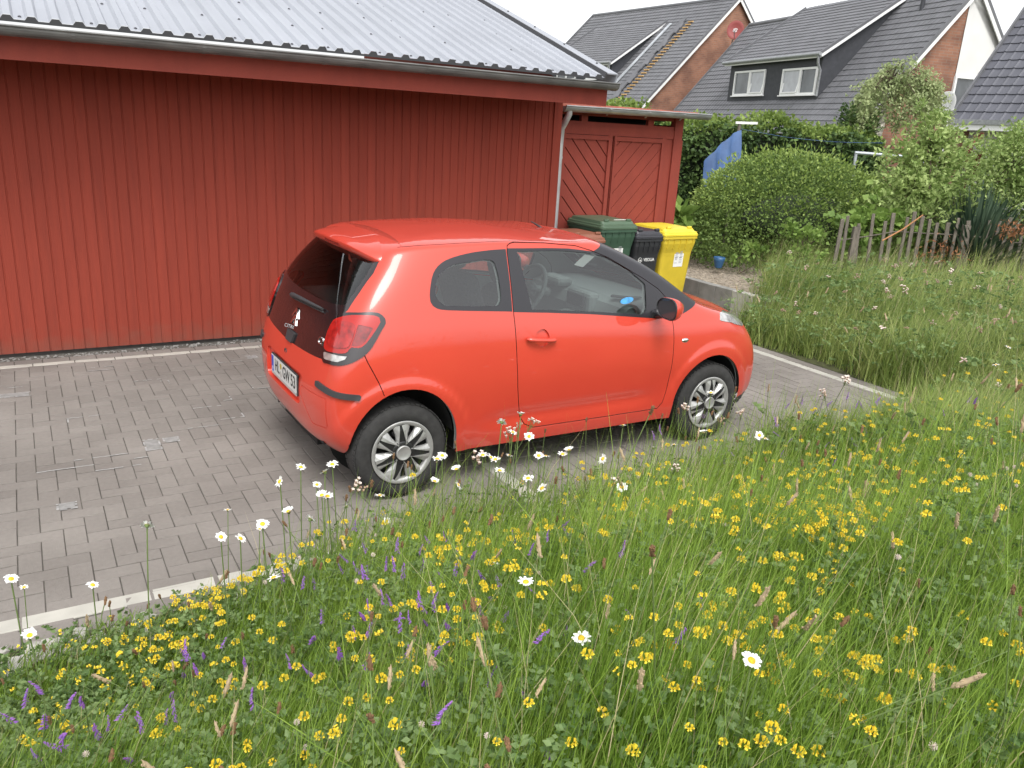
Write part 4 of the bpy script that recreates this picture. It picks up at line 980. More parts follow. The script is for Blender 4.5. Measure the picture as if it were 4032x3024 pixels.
# ------------------------------------------------------------------ wheelie bins
def bin_(name, label, x, y, rz, w, d, h, cb, cl, group='wheelie bins in front of the shed', sticker=None, logo=None, lidmark=None):
    t = thing(name, label, 'bin', (x, y, 0), rz, group)
    mb_ = mat('bin_plastic', cb, rough=.5, var=.10, vscale=6, bump=.06, bscale=150); ml = mat('bin_lid_plastic', cl, rough=.42, var=.07, vscale=5)
    k = .80; zt = h - .10
    def ringr(sx, sy, z, r=.05, n=4, oy=0): return [(a, c + oy, z) for a, c in rounded([(-sx / 2, -sy / 2), (sx / 2, -sy / 2), (sx / 2, sy / 2), (-sx / 2, sy / 2)], r, n)]
    b = MB(); lv = [ringr(w * .80, d * .72, .06, oy=-.0), ringr(w * .80, d * .72, .12), ringr(w * .89, d * .84, zt * .74), ringr(w * .90, d * .86, zt * .80), ringr(w * .955, d * .95, zt - .07), ringr(w * .96, d * .96, zt)]
    n = len(lv[0]); b.add([p_ for l in lv for p_ in l], [(i * n + j, i * n + (j + 1) % n, (i + 1) * n + (j + 1) % n, (i + 1) * n + j) for i in range(len(lv) - 1) for j in range(n)] + [tuple(range(n))[::-1]], 0, False)
    lv = [ringr(w * .965, d * .965, zt - .012), ringr(w, d, zt - .010), ringr(w, d, zt + .016), ringr(w * .965, d * .965, zt + .018)]
    b.add([p_ for l in lv for p_ in l], [(i * n + j, i * n + (j + 1) % n, (i + 1) * n + (j + 1) % n, (i + 1) * n + j) for i in range(len(lv) - 1) for j in range(n)], 0, False)
    for i in range(5): b.bar((-w * .36 + w * .18 * i, -d * .475, zt - .012), (-w * .36 + w * .18 * i, -d * .44, zt - .13), .012, .03)
    b.build('body', mb_, t)
    b = MB(); lv = [ringr(w * 1.0, d * 1.0, zt + .020), ringr(w * 1.01, d * 1.01, zt + .026), ringr(w * 1.01, d * 1.01, zt + .045), ringr(w * .98, d * .98, zt + .052), ringr(w * .965, d * .97, zt + .070), ringr(w * .90, d * .90, zt + .078), ringr(w * .86, d * .85, zt + .108, oy=.01), ringr(w * .78, d * .74, zt + .114, oy=.02), ringr(w * .4, d * .3, zt + .122, oy=.03)]
    b.add([p_ for l in lv for p_ in l], [(i * n + j, i * n + (j + 1) % n, (i + 1) * n + (j + 1) % n, (i + 1) * n + j) for i in range(len(lv) - 1) for j in range(n)] + [tuple(len(lv) * n - n + j for j in range(n))], 0, False)
    for sx in (-.30, .30):                                  # lid grips at the front corners and the hinge at the back
        b.box((w * sx, -d * .40, zt + .118), (.07, .030, .030), bev=.010)
    b.tube([(-w * .42, d * .50, zt + .06), (w * .42, d * .50, zt + .06)], .018, 8)
    if lidmark: b.box((w * .18, -d * .30, zt + .1155), (w * .34, .03, .004), 1)
    b.build('lid', [ml, M_STICKER], t)
    for sx in (-1, 1):
        q = MB(); q.lathe([(.03, -.03), (.10, -.03), (.105, -.015), (.105, .015), (.10, .03), (.03, .03)], 20, 0, 'x', (sx * w * .40, d * .40, .105)); q.build('wheel', M_TYRE, t)
    yf = lambda z: -(.72 + (.84 - .72) * (z - .12) / (zt * .74 - .12)) * d / 2 if z < zt * .74 else -.43 * d
    if sticker:
        sx, sz, sw, sh = sticker; q = MB(); z0, z1 = sz - sh / 2, sz + sh / 2
        q.add([(sx - sw / 2, yf(z0) - .003, z0), (sx + sw / 2, yf(z0) - .003, z0), (sx + sw / 2, yf(z1) - .003, z1), (sx - sw / 2, yf(z1) - .003, z1)], [(0, 1, 2, 3)], 0)
        for i in range(9):
            zz = z1 - sh * (.12 + .085 * i); 
            for c in ((-.42, -.04), (.04, .42)):
                if i in (3, 6) or random.random() < .85:
                    th_ = .006 if i not in (2, 5) else .012
                    q.add([(sx + sw * c[0], yf(zz) - .005, zz), (sx + sw * (c[1] - random.uniform(0, .15)), yf(zz) - .005, zz), (sx + sw * (c[1] - .1), yf(zz + th_) - .005, zz + th_), (sx + sw * c[0], yf(zz + th_) - .005, zz + th_)], [(0, 1, 2, 3)], 1)
        q.build('notice_label', [M_STICKER, mat('print_grey', (.33, .33, .34), rough=.6)], t)
    if logo:
        z = logo; R3 = Matrix.Translation((.0, yf(z) - .003, z)) @ Matrix.Rotation(radians(90), 4, 'X')
        text_mesh('lettering', 'VEOLIA', .050, .001, M_PLATEWHITE, t, R3 @ Matrix.Translation((.035, 0, 0)), sx=1.0, bold=.0012)
        q = MB(); ring_o = ell(-.105, 0, .030, .030, 24)
        for i in range(24):
            a0, a1 = 2 * pi * i / 24, 2 * pi * (i + 1) / 24
            th0 = .004 + .009 * (.5 + .5 * cos(a0 + 2.4))
            c4 = [(-.105 + .031 * cos(a0), .031 * sin(a0)), (-.105 + .031 * cos(a1), .031 * sin(a1)), (-.105 + (.031 - th0) * cos(a1), (.031 - th0) * sin(a1)), (-.105 + (.031 - th0) * cos(a0), (.031 - th0) * sin(a0))]
            q.add([R3 @ Vector((a, c, .001)) for a, c in c4], [(0, 1, 2, 3)])
        q.add([R3 @ Vector((a, c, .001)) for a, c in ell(-.103, -.003, .010, .010, 12)], [tuple(range(12))])
        q.build('round_emblem', M_PLATEWHITE, t)
    return t
bin_('wheelie_bin', 'yellow wheelie bin with a white notice label, the rightmost of the bins', 6.82, 7.83, .05, .57, .66, 1.00, (.58, .43, .03), (.70, .55, .04), sticker=(.035, .66, .155, .235))
bin_('wheelie_bin', 'small black wheelie bin with white lettering between the green and yellow bins', 6.31, 7.72, .03, .43, .52, .985, (.022, .023, .026), (.035, .035, .042), logo=.655)
bin_('wheelie_bin', 'big green wheelie bin with a white paper label, tallest of the bins', 5.84, 7.80, .03, .54, .70, 1.10, (.038, .082, .050), (.070, .115, .070), sticker=(.03, .73, .15, .22), lidmark=True)
bin_('wheelie_bin', 'brown-lidded wheelie bin showing above the car roof', 5.12, 7.30, .03, .46, .54, 1.02, (.035, .035, .036), (.22, .085, .05))

# low kerb wall at the edge of the paving
b = MB(); y = 6.35
kw = thing('kerb_wall', 'low edging wall of grey concrete blocks beside the yellow bin', 'kerb', (7.60, 0, 0))
i = 0
while y < 9.2:
    L = random.choice((.30, .33, .36)); b.box((.06, y + L / 2, .115), (.115 + random.uniform(-.004, .004), L - .006, .29 + random.uniform(-.008, .004)), 1 if i % 4 == 2 else 0, bev=.006); y += L; i += 1
b.build('blocks', [M_CONC, M_CONCL], kw)

# ------------------------------------------------------------------ houses
def brick_mat():
    m = mat('brick', (.30, .12, .07), rough=.9); nt = m.node_tree; bs = nt.nodes['Principled BSDF']
    tc = nt.nodes.new('ShaderNodeTexCoord'); mp = nt.nodes.new('ShaderNodeMapping'); mp.inputs['Rotation'].default_value = (radians(90), 0, 0)
    sp_ = nt.nodes.new('ShaderNodeSeparateXYZ'); cb = nt.nodes.new('ShaderNodeCombineXYZ'); ad = nt.nodes.new('ShaderNodeMath'); ad.operation = 'ADD'
    nt.links.new(tc.outputs['Object'], sp_.inputs[0]); nt.links.new(sp_.outputs[0], ad.inputs[0]); nt.links.new(sp_.outputs[1], ad.inputs[1])
    nt.links.new(ad.outputs[0], cb.inputs[0]); nt.links.new(sp_.outputs[2], cb.inputs[1])
    br = nt.nodes.new('ShaderNodeTexBrick'); br.inputs['Scale'].default_value = 1.0
    br.inputs['Color1'].default_value = (.31, .15, .095, 1); br.inputs['Color2'].default_value = (.24, .112, .075, 1); br.inputs['Mortar'].default_value = (.26, .19, .15, 1)
    br.inputs['Brick Width'].default_value = .25; br.inputs['Row Height'].default_value = .0833; br.inputs['Mortar Size'].default_value = .008; br.inputs['Bias'].default_value = -.2
    nt.links.new(cb.outputs[0], br.inputs['Vector'])
    n = nt.nodes.new('ShaderNodeTexNoise'); n.inputs['Scale'].default_value = 1.3; n.inputs['Detail'].default_value = 5; nt.links.new(tc.outputs['Object'], n.inputs['Vector'])
    mx = nt.nodes.new('ShaderNodeMixRGB'); mx.blend_type = 'MULTIPLY'; mx.inputs[0].default_value = .7
    r = nt.nodes.new('ShaderNodeValToRGB'); r.color_ramp.elements[0].color = (.55, .5, .5, 1); r.color_ramp.elements[1].color = (1.15, 1.1, 1.05, 1); r.color_ramp.elements[0].position = .35; r.color_ramp.elements[1].position = .6
    nt.links.new(n.outputs[0], r.inputs[0]); nt.links.new(br.outputs[0], mx.inputs[1]); nt.links.new(r.outputs[0], mx.inputs[2]); nt.links.new(mx.outputs[0], bs.inputs['Base Color'])
    return m
M_BRICK = brick_mat()
M_TILE = mat('anthracite_tile', (.130, .131, .140), rough=.42, spec=.5, var=.16, vscale=2.5)
M_TILE3 = mat('slate_grey_tile', (.098, .100, .118), rough=.42, var=.12, vscale=2)
M_SLATE = mat('dark_cladding', (.045, .047, .054), rough=.7, var=.15, vscale=8)
M_PANE = mat('window_pane', (.10, .11, .12), rough=.08, spec=.6, coat=.5, var=.5, vscale=1.2)
M_CURTAIN = mat('curtain_pane', (.42, .43, .46), rough=.25, coat=.6, var=.1, vscale=4)
M_LATH = mat('bare_batten', (.56, .36, .16), rough=.8, var=.15, vscale=12)
M_GALV = mat('flashing', (.62, .65, .68), rough=.35, metal=.5, var=.2, vscale=3)

def tiles(P0, U, Vv, cols, rows, m, name, parent, tw=.22, th=.25, keep=None, thick=.028):
    """interlocking tile field on the plane P0 + a*U + b*V; each course overlaps the one below, each tile with a roll"""
    U = np.array(U, float); Vv = np.array(Vv, float); P0 = np.array(P0, float); N = np.cross(U, Vv); N = N / np.linalg.norm(N)
    if N[2] < 0: N = -N
    pr = np.array([(0, .0), (.18, .014), (.36, .0), (.52, -.002), (.80, -.002), (1.0, .0)])
    c0, c1 = cols; r0, r1 = rows; Vs = []; Fs = []; k = 0
    for r in range(r0, r1):
        for c in range(c0, c1):
            a0 = c * tw; b0 = r * th
            if keep is not None and not keep(a0 + tw / 2, b0 + th / 2): continue
            for bb, hh in ((b0 - .004, thick - .03), (b0, thick), (b0 + th + .02, .004)):
                for q, h in pr: Vs.append(P0 + U * (a0 + q * tw) + Vv * bb + N * (hh + h))
            n = len(pr)
            for s_ in (0, 1):
                for j in range(n - 1): Fs.append((k + s_ * n + j, k + s_ * n + j + 1, k + (s_ + 1) * n + j + 1, k + (s_ + 1) * n + j))
            k += 3 * n
    return np_mesh(name, np.array(Vs), np.array(Fs), m, parent, smooth=False)

def house_frame(az, o):
    er = np.array([sin(az), cos(az), 0]); ew = np.array([cos(az), -sin(az), 0])
    return lambda s, w, z: tuple(np.array(o) + er * s + ew * w + np.array([0, 0, z])), er, ew

def window(parent, HP, s0, s1, w, z0, z1, split=.5, tilt=None, panes=('pane', 'pane')):
    """white two-sash window in a plane w=const (facing -w)"""
    wn_ = MB(); f = .07
    B = lambda a0, a1, c0, c1, d0, d1, mb: mb.add([HP(a, w + d, c) for d in (d0, d1) for a, c in ((a0, c0), (a1, c0), (a1, c1), (a0, c1))], [(0, 1, 2, 3), (7, 6, 5, 4), (0, 4, 5, 1), (1, 5, 6, 2), (2, 6, 7, 3), (3, 7, 4, 0)])
    sm = s0 + (s1 - s0) * split
    for a0, a1, c0, c1 in ((s0, s1, z0, z0 + f), (s0, s1, z1 - f, z1), (s0, s0 + f, z0 + f, z1 - f), (s1 - f, s1, z0 + f, z1 - f), (sm - .06, sm + .06, z0 + f, z1 - f)): B(a0, a1, c0, c1, -.05, .02, wn_)
    wo_ = wn_.build('window', M_WHITEP, parent)
    for i, (a0, a1) in enumerate(((s0 + f, sm - .06), (sm + .06, s1 - f))):
        q = MB(); B(a0, a1, z0 + f, z1 - f, -.002, .012, q); q.build('pane', M_CURTAIN if panes[i] == 'curtain' else M_PANE, wo_)
        if tilt == i:        # tilted-open sash
            q = MB(); t = .22
            pts = [HP(a0 + .04, w - .06, z0 + f + .02), HP(a1 - .04, w - .06, z0 + f + .02), HP(a1 - .04, w + .10, z1 - f - .05), HP(a0 + .04, w + .10, z1 - f - .05)]
            for j in range(4): q.bar(pts[j], pts[(j + 1) % 4], .05, .04)
            q.build('open_sash', M_WHITEP, wo_)
    q = MB(); B(s0 - .04, s1 + .04, z0 - .04, z0, -.10, .0, q); q.build('sill', M_WHITEP, wo_)
    return wo_

def terraced(name, label, az, o, s0, s1, wr, zr, z_at0, gable_split=None, dormer=None, verge_far=True, z_eave=2.45):
    """house with ridge along s at w=wr, height zr; front slope reaches z_at0 at w=0"""
    HP, er, ew = house_frame(az, o)
    tp = (zr - z_at0) / wr; pit = math.atan(tp); we = (z_eave - z_at0) / tp; wb = 2 * wr - we
    t = thing(name, label, 'house', (0, 0, 0))
    b = MB()       # walls
    b.add([HP(s0 + .12, we + .45, 0), HP(s1 - .12, we + .45, 0), HP(s1 - .12, we + .45, z_eave + .4 * tp), HP(s0 + .12, we + .45, z_eave + .4 * tp)], [(0, 1, 2, 3)])
    g = lambda s: [HP(s, we + .45, 0), HP(s, we + .45, z_eave + .42 * tp), HP(s, wr, zr - .06), HP(s, wb - .45, z_eave + .42 * tp), HP(s, wb - .45, 0)]
    b.add(g(s1 - .12), [(0, 1, 2, 3, 4)])
    if gable_split is None: b.add(g(s0 + .12), [(0, 1, 2, 3, 4)])
    else:
        ws = gable_split; zt = z_at0 + tp * ws - .06
        b.add([HP(s0 + .12, we + .45, 0), HP(s0 + .12, we + .45, z_eave + .42 * tp), HP(s0 + .12, ws, zt), HP(s0 + .12, ws, 0)], [(0, 1, 2, 3)])
    b.build('brick_wall', M_BRICK, t, fixn=False)
    if gable_split is not None:
        b = MB(); ws = gable_split; zt = z_at0 + tp * ws - .06
        b.add([HP(s0 + .10, ws, 4.4), HP(s0 + .10, ws, zt), HP(s0 + .10, wr, zr - .06), HP(s0 + .10, wb - .45, z_eave + .42 * tp), HP(s0 + .10, wb - .45, 4.4)], [(0, 1, 2, 3, 4)])
        b.add([HP(s0 + .10, ws, 0), HP(s0 + .10, ws, 2.3), HP(s0 + .10, wb - .45, 2.3), HP(s0 + .10, wb - .45, 0)], [(0, 1, 2, 3)])
        b.build('white_gable', M_RENDER, t, fixn=False)
        b = MB()
        for a, c, e, f_ in ((ws, ws + 1.1, 2.3, 4.4), (ws + 1.1, ws + 2.3, 2.3, 4.4)):
            b.add([HP(s0 + .11, a + .07, e + .07), HP(s0 + .11, c - .07, e + .07), HP(s0 + .11, c - .07, f_ - .07), HP(s0 + .11, a + .07, f_ - .07)], [(0, 1, 2, 3)])
        gw = b.build('gable_window', M_PANE, t, fixn=False)
        b = MB()
        for a in (ws + .03, ws + 1.1, ws + 2.27): b.bar(HP(s0 + .09, a, 2.3), HP(s0 + .09, a, 4.4), .10, .06)
        for e in (2.33, 3.4, 4.37): b.bar(HP(s0 + .085, ws, e), HP(s0 + .085, ws + 2.3, e), .05, .08)
        b.build('frame', M_WHITEP, gw)
    # tile fields
    U = er; Vf = np.array([ew[0] * cos(pit), ew[1] * cos(pit), sin(pit)]); Vb = np.array([-ew[0] * cos(pit), -ew[1] * cos(pit), sin(pit)])
    L = s1 - s0; nc = int(L / .22); nr = int((wr - we) / cos(pit) / .25 + .8)
    cut = None
    if dormer:
        ds0, ds1, zd, pd = dormer[0], dormer[1], dormer[2], dormer[3]
        def keep(a, bb):
            s = s0 + a; w = we + bb * cos(pit); z = z_eave + bb * sin(pit)
            top = zd + (w) * math.tan(pd)
            return not (ds0 + .1 < s < ds1 - .1 and w > -.02 and z < top - .12)
        cut = keep
    tw = L / nc
    tiles(HP(s0, we, z_eave), U, Vf, (0, nc), (0, nr), M_TILE, 'roof_front', t, tw=tw, keep=cut)
    tiles(HP(s0, wb, z_eave), U, Vb, (0, nc), (0, nr), M_TILE, 'roof_back', t, tw=tw)
    b = MB(); b.tube([HP(s0 - .02, wr, zr + .0), HP(s1 + .02, wr, zr + .0)], .10, 10); b.build('ridge', M_TILE, t)
    for s in (s0 - .02, s1 + .02):      # white barge boards on the gables, tile edge above
        b = MB()
        for wa, wbb in ((we, wr), (wb, wr)):
            b.bar(HP(s, wa, z_eave - .06), HP(s, wbb, zr - .06), .04, .17, 0)
            b.bar(HP(s, wa, z_eave + .055), HP(s, wbb, zr + .055), .05, .10, 1)
        b.build('barge_board', [M_WHITEP, M_TILE], t)
    b = MB(); b.bar(HP(s0, we - .06, z_eave - .02), HP(s1, we - .06, z_eave - .02), .12, .10); b.build('gutter', M_ZINC, t)
    if dormer:
        ds0, ds1, zd, pd, wins = dormer
        d = thing('dormer', None, None); d.parent = t
        we2 = (zd - z_at0) / (tp - math.tan(pd))                       # where the dormer roof meets the main slope
        zm = zd + we2 * math.tan(pd)
        b = MB()                                                        # clad front and cheeks
        b.add([HP(ds0, 0, z_at0 - .02), HP(ds1, 0, z_at0 - .02), HP(ds1, 0, zd - .02), HP(ds0, 0, zd - .02)], [(0, 1, 2, 3)])
        for s in (ds0, ds1): b.add([HP(s, 0, z_at0 - .02), HP(s, 0, zd - .02), HP(s, we2, zm - .02)], [(0, 1, 2)])
        b.build('cladding', M_SLATE, d, fixn=False)
        Vd = np.array([ew[0] * cos(pd), ew[1] * cos(pd), sin(pd)]); ov = .22
        n2_ = int((we2 + ov) / cos(pd) / .25 + .8); nc2 = int((ds1 - ds0 + .3) / .22); tw2 = (ds1 - ds0 + .3) / nc2
        tiles(HP(ds0 - .15, -ov, zd - ov * math.tan(pd)), U, Vd, (0, nc2), (0, n2_), M_TILE, 'dormer_roof', d, tw=tw2)
        b = MB(); z0_ = zd - ov * math.tan(pd)
        for s in (ds0 - .17, ds1 + .17):
            b.bar(HP(s, -ov, z0_ - .04), HP(s, we2, zm - .04), .04, .13, 0); b.bar(HP(s, -ov, z0_ + .05), HP(s, we2, zm + .05), .05, .09, 1)
        b.bar(HP(ds0 - .15, -ov + .02, z0_ - .06), HP(ds1 + .15, -ov + .02, z0_ - .06), .03, .11, 0)
        b.build('dormer_board', [M_WHITEP, M_TILE], d)
        b = MB(); b.tube([HP(ds0 - .2, -ov - .05, z0_ - .0), HP(ds1 + .2, -ov - .05, z0_ - .0)], .065, 8)
        b.tube([HP(ds0 - .10, -ov - .05, z0_ - .05), HP(ds0 - .10, -ov - .02, z0_ - .3), HP(ds0 - .06, -.08, z0_ - .5), HP(ds0 - .06, -.08, z_at0 + .12)], .045, 8)
        b.build('gutter', M_ZINC, d)
        for (a0, a1, c0, c1, sp_, tl_, pn) in wins: window(d, HP, a0, a1, 0, c0, c1, sp_, tl_, pn)
    return t, HP, tp, we, wb
HO = (23.9, 20.44, 0)
h2, HP2, tp2, we2_, wb2_ = terraced('terraced_house', 'middle dark-roofed house with two white windows in a wide clad dormer', radians(13), HO, -3.3, 9.3, 2.94, 6.99, 3.54, gable_split=2.74,
    dormer=(-.14, 5.6, 5.14, radians(34), [(0.0, 2.0, 3.72, 4.62, .46, 1, ('pane', 'curtain')), (3.08, 5.2, 3.76, 4.67, .48, 0, ('curtain', 'pane'))]))
b = MB(); b.tube([HP2(-1.47, 2.5, 6.35), HP2(-1.47, 2.5, 6.85)], .07, 10); b.tube([HP2(-1.47, 2.5, 6.85), HP2(-1.47, 2.5, 6.93)], .10, 10); b.build('vent_pipe', M_SLATE, h2)
h1, HP1, tp1, we1_, wb1_ = terraced('terraced_house', 'brick-gabled house on the left whose dark roof has a strip of bare battens', radians(-2), (25.83, 30.63, 0), 0, 11.2, 4.1, 8.45, 4.53,
    dormer=(4.0, 9.6, 5.50, radians(33), [(4.25, 6.0, 4.62, 5.32, .5, None, ('pane', 'curtain')), (6.9, 8.6, 4.62, 5.32, .5, None, ('pane', 'pane'))]))
b = MB(); pz = lambda w, h=0: 4.53 + tp1 * w + h
for i in range(34):
    w = -1.9 + i * .155
    if w > 3.0: break
    b.bar(HP1(1.72, w, pz(w, .085)), HP1(2.05, w, pz(w, .085)), .075, .05)
b.build('roof_batten', M_LATH, h1)
b = MB(); n = 20
for i in range(n):
    w = -1.7 + 4.7 * i / n; j = .10 * sin(i * 1.7)
    b.bar(HP1(2.42 + j, w, pz(w, .12)), HP1(2.42 + j * .5, w + .26, pz(w + .26, .15)), .34, .06)
b.build('loose_tiles', M_TILE, h1)
b = MB(); b.bar(HP1(3.35, -.35, pz(-.35, .10)), HP1(3.28, 2.9, pz(2.9, .10)), .16, .05); b.build('flashing', M_GALV, h1)
h3, HP3, tp3, we3_, wb3_ = terraced('terraced_house', 'nearest house at the right edge with a slate-grey tiled roof over white walls', radians(-3), (18.01, 11.39, 0), -10, .13, 4.0, 7.43, 2.75, z_eave=2.75)
for ch in h3.children:
    if ch.name.startswith('brick_wall'): ch.data.materials[0] = M_RENDER
    if ch.name.startswith('roof_front'): ch.data.materials[0] = M_TILE3
b = MB(); b.bar(HP3(-10, .12, 2.62), HP3(.1, .12, 2.62), .42, .12); b.bar(HP3(.02, .22, 2.55), HP3(.02, .22, 0), .30, .30, 1); b.build('eaves_box', [M_WHITEP, M_BRICK], h3)
b = MB(); b.tube([HP3(-.12, -.06, 2.66), HP3(-.12, .10, 2.45), HP3(-.12, .28, 2.3), HP3(-.12, .30, 0)], .045, 8); b.build('downpipe', M_ZINC, h3)
# satellite dishes
def dish(name, label, c, aim, r, m, arm_to, emblem=False):
    c = Vector(c); aim = Vector(aim).normalized(); x = aim.cross(Vector((0, 0, 1))).normalized(); y = x.cross(aim)
    t = thing(name, label, 'satellite dish', c)
    q = MB(); rings = [(0, -.07), (.35, -.062), (.7, -.036), (1.0, 0), (1.02, -.004), (.7, -.042), (0, -.078)]
    n = 28; vs = []
    for rr, d in rings:
        for j in range(n):
            a = 2 * pi * j / n; vs.append(x * (rr * r * cos(a)) + y * (rr * r * 1.08 * sin(a)) + aim * (d * r * 3))
    q.add(vs, [(i * n + j, i * n + (j + 1) % n, (i + 1) * n + (j + 1) % n, (i + 1) * n + j) for i in range(len(rings) - 1) for j in range(n)], 0, True)
    q.build('reflector', m, t)
    q = MB(); q.tube([y * -r * 1.0, aim * r * .9 - y * r * .35], .018, 6); q.tube([aim * r * .82 - y * r * .35, aim * r * 1.0 - y * r * .32], .035, 8)
    q.tube([aim * -.08, aim * -.2, Vector(arm_to) - c], .028, 8); q.build('arm', M_ZINC, t)
    if emblem:
        q = MB()
        for (r0, a0, a1, ox) in ((.26, .3, 2.9, 0), (.26, 3.5, 6.0, .02), (.13, 0.4, 5.0, .01)):
            k = 14; vs = []
            for i in range(k + 1):
                a = a0 + (a1 - a0) * i / k
                for d in (-.03, .03): vs.append(x * ((r0 + d) * r * cos(a) + ox) + y * ((r0 + d) * r * .8 * sin(a)) + aim * -.105 * r)
            q.add(vs, [(2 * i, 2 * i + 1, 2 * i + 3, 2 * i + 2) for i in range(k)])
        q.build('white_emblem', M_WHITEP, t, fixn=False)
    return t
dish('satellite_dish', 'round red satellite dish with a white emblem on the brick gable', HP2(9.75, 2.48, 6.80), (-.75, -.6, .12), .37, mat('dish_red', (.27, .055, .05), rough=.5), HP2(10.3, 2.7, 6.3), True)

# ------------------------------------------------------------------ hedge, bush, trees, fence
M_IVY = leaf_mat('ivy_leaf', (.042, .080, .026), (.14, .22, .065), trans=.25, vscale=1.5)
M_IVYTOP = leaf_mat('ivy_top_leaf', (.13, .20, .04), (.27, .36, .09), trans=.35, vscale=2)  # lighter leaf colour for the hedge top
M_BUSH = leaf_mat('box_leaf', (.085, .145, .032), (.21, .30, .08), trans=.3, vscale=1.6)
M_BUSHTOP = leaf_mat('box_top_leaf', (.20, .29, .06), (.36, .46, .13), trans=.35, vscale=2.2)  # lighter leaf colour for the upper part of the bush
M_BIRCH = leaf_mat('birch_leaf', (.26, .33, .14), (.50, .56, .29), trans=.45, vscale=2)
M_SHRUB = leaf_mat('shrub_leaf', (.19, .28, .075), (.43, .53, .20), trans=.35, vscale=2)
M_VINE = leaf_mat('vine_leaf', (.13, .22, .045), (.30, .43, .11), trans=.4, vscale=3)
M_PHORM = leaf_mat('sword_leaf', (.035, .065, .042), (.12, .175, .11), trans=.15, rough=.4, vscale=2)
M_DEADFERN = leaf_mat('dead_fern', (.22, .085, .035), (.36, .17, .08), trans=.2, vscale=5)
M_BARK = mat('bark', (.10, .075, .05), rough=.95, var=.35, vscale=14, bump=.6, bscale=40)
M_BIRCHBARK = mat('birch_bark', (.50, .46, .40), rough=.85, var=.5, vscale=9, stretch=(1, 1, 2.2), bump=.3)
M_OLDWOOD = mat('weathered_wood', (.15, .13, .105), rough=.95, var=.35, vscale=18, stretch=(5, 5, .6), bump=.5, bscale=60)
M_TARP = mat('blue_tarp', (.075, .14, .30), rough=.55, var=.18, vscale=5, bump=.15, bscale=25)

LEAFQ = np.array([(0, 0, 0), (.42, .42, .06), (0, 1, 0), (-.42, .42, .06)])    # one folded leaf
def leaves(P, N, size, rng, width=1.0, jitter=.8, droop=0.0):
    """P (n,3) positions, N (n,3) outward directions, size scalar/array -> V, F"""
    n = len(P); d = N + jitter * rng.standard_normal((n, 3)); d[:, 2] -= droop
    d /= np.linalg.norm(d, axis=1, keepdims=True) + 1e-9
    r = rng.standard_normal((n, 3)); x = np.cross(d, r); x /= np.linalg.norm(x, axis=1, keepdims=True) + 1e-9; z = np.cross(x, d)
    s = (np.asarray(size) * rng.uniform(.65, 1.3, n))[:, None, None]
    V = P[:, None, :] + s * (LEAFQ[None, :, 0:1] * width * x[:, None, :] + LEAFQ[None, :, 1:2] * d[:, None, :] + LEAFQ[None, :, 2:3] * z[:, None, :])
    F = np.arange(n * 4).reshape(n, 4)
    return V.reshape(-1, 3), F

def lump(D, seed, k=7, amp=.16):
    """bumpy radius multiplier over directions D"""
    rg = np.random.default_rng(seed); A = rg.standard_normal((k, 3)); A /= np.linalg.norm(A, axis=1, keepdims=True)
    f = np.zeros(len(D))
    for a in A: f += amp * np.exp(-(1 - D @ a) * rg.uniform(4, 9)) * rg.choice([-1, 1, 1])
    return 1 + f
def shell(n, c, r, rng, seed=0, inner=.72, zmin=-1, amp=.16, k=9, power=.5):
    D = rng.standard_normal((n, 3)); D /= np.linalg.norm(D, axis=1, keepdims=True); D = D[D[:, 2] > zmin]
    t = inner + (1.04 - inner) * rng.random(len(D)) ** power
    P = np.array(c) + D * (np.array(r) * (lump(D, seed, k, amp) * t)[:, None])
    return P, D
def foliage(name, PN, size, m, parent=None, width=1.0, jitter=.8, droop=0, rng=RNG):
    V, F = leaves(PN[0], PN[1], size, rng, width, jitter, droop); return np_mesh(name, V, F, m, parent)
def cat(*a): return np.concatenate([x[0] for x in a]), np.concatenate([x[1] for x in a])

# ivy hedge behind the shed
hg = thing('ivy_hedge', 'tall dark ivy hedge with brighter leaves on top running behind the red shed', 'hedge', (0, 0, 0))
A0, B0 = np.array([7.6, 12.15]), np.array([14.55, 10.75]); dirh = (B0 - A0) / np.linalg.norm(B0 - A0); nh = np.array([dirh[1], -dirh[0]]); nh = nh if nh[1] < 0 else -nh
def hedge_pts(n, top):
    t = RNG.random(n) * np.linalg.norm(B0 - A0); zt = 2.36 + .08 * np.sin(t * 1.7) + .06 * np.sin(t * 4.1 + 1) + .10 * np.exp(-((t - 1.9) / .5) ** 2)
    bul = .10 * np.sin(t * 2.3) + .07 * np.sin(t * 5.1 + 2)
    if top:
        d = RNG.uniform(-.5, .30, n); z = zt + RNG.normal(0, .06, n) - .10 * (d > .1); N = np.tile([0, 0, 1.0], (n, 1))
    else:
        z = zt * RNG.random(n) ** .85; d = .26 + bul + .05 * np.sin(z * 6 + t * 3) + RNG.normal(0, .05, n) - .10 * (z > zt - .15); N = np.tile([nh[0], nh[1], -.15], (n, 1))
    xy = A0 + dirh * t[:, None] + nh * d[:, None]
    return np.stack([xy[:, 0], xy[:, 1], z], 1), N
foliage('leaves', hedge_pts(15000, False), .075, M_IVY, hg, 1.15, .75, .3)
foliage('top_leaves', hedge_pts(5200, True), .070, M_IVYTOP, hg, 1.0, .7)
b = MB(); L_ = np.linalg.norm(B0 - A0)
b.bar((*A0, 1.1), (*B0, 1.1), .38, 2.2); b.build('shade_core', mat('hedge_shade', (.012, .018, .008), rough=1), hg)  # solid near-black block: the shade inside the hedge put into its colour
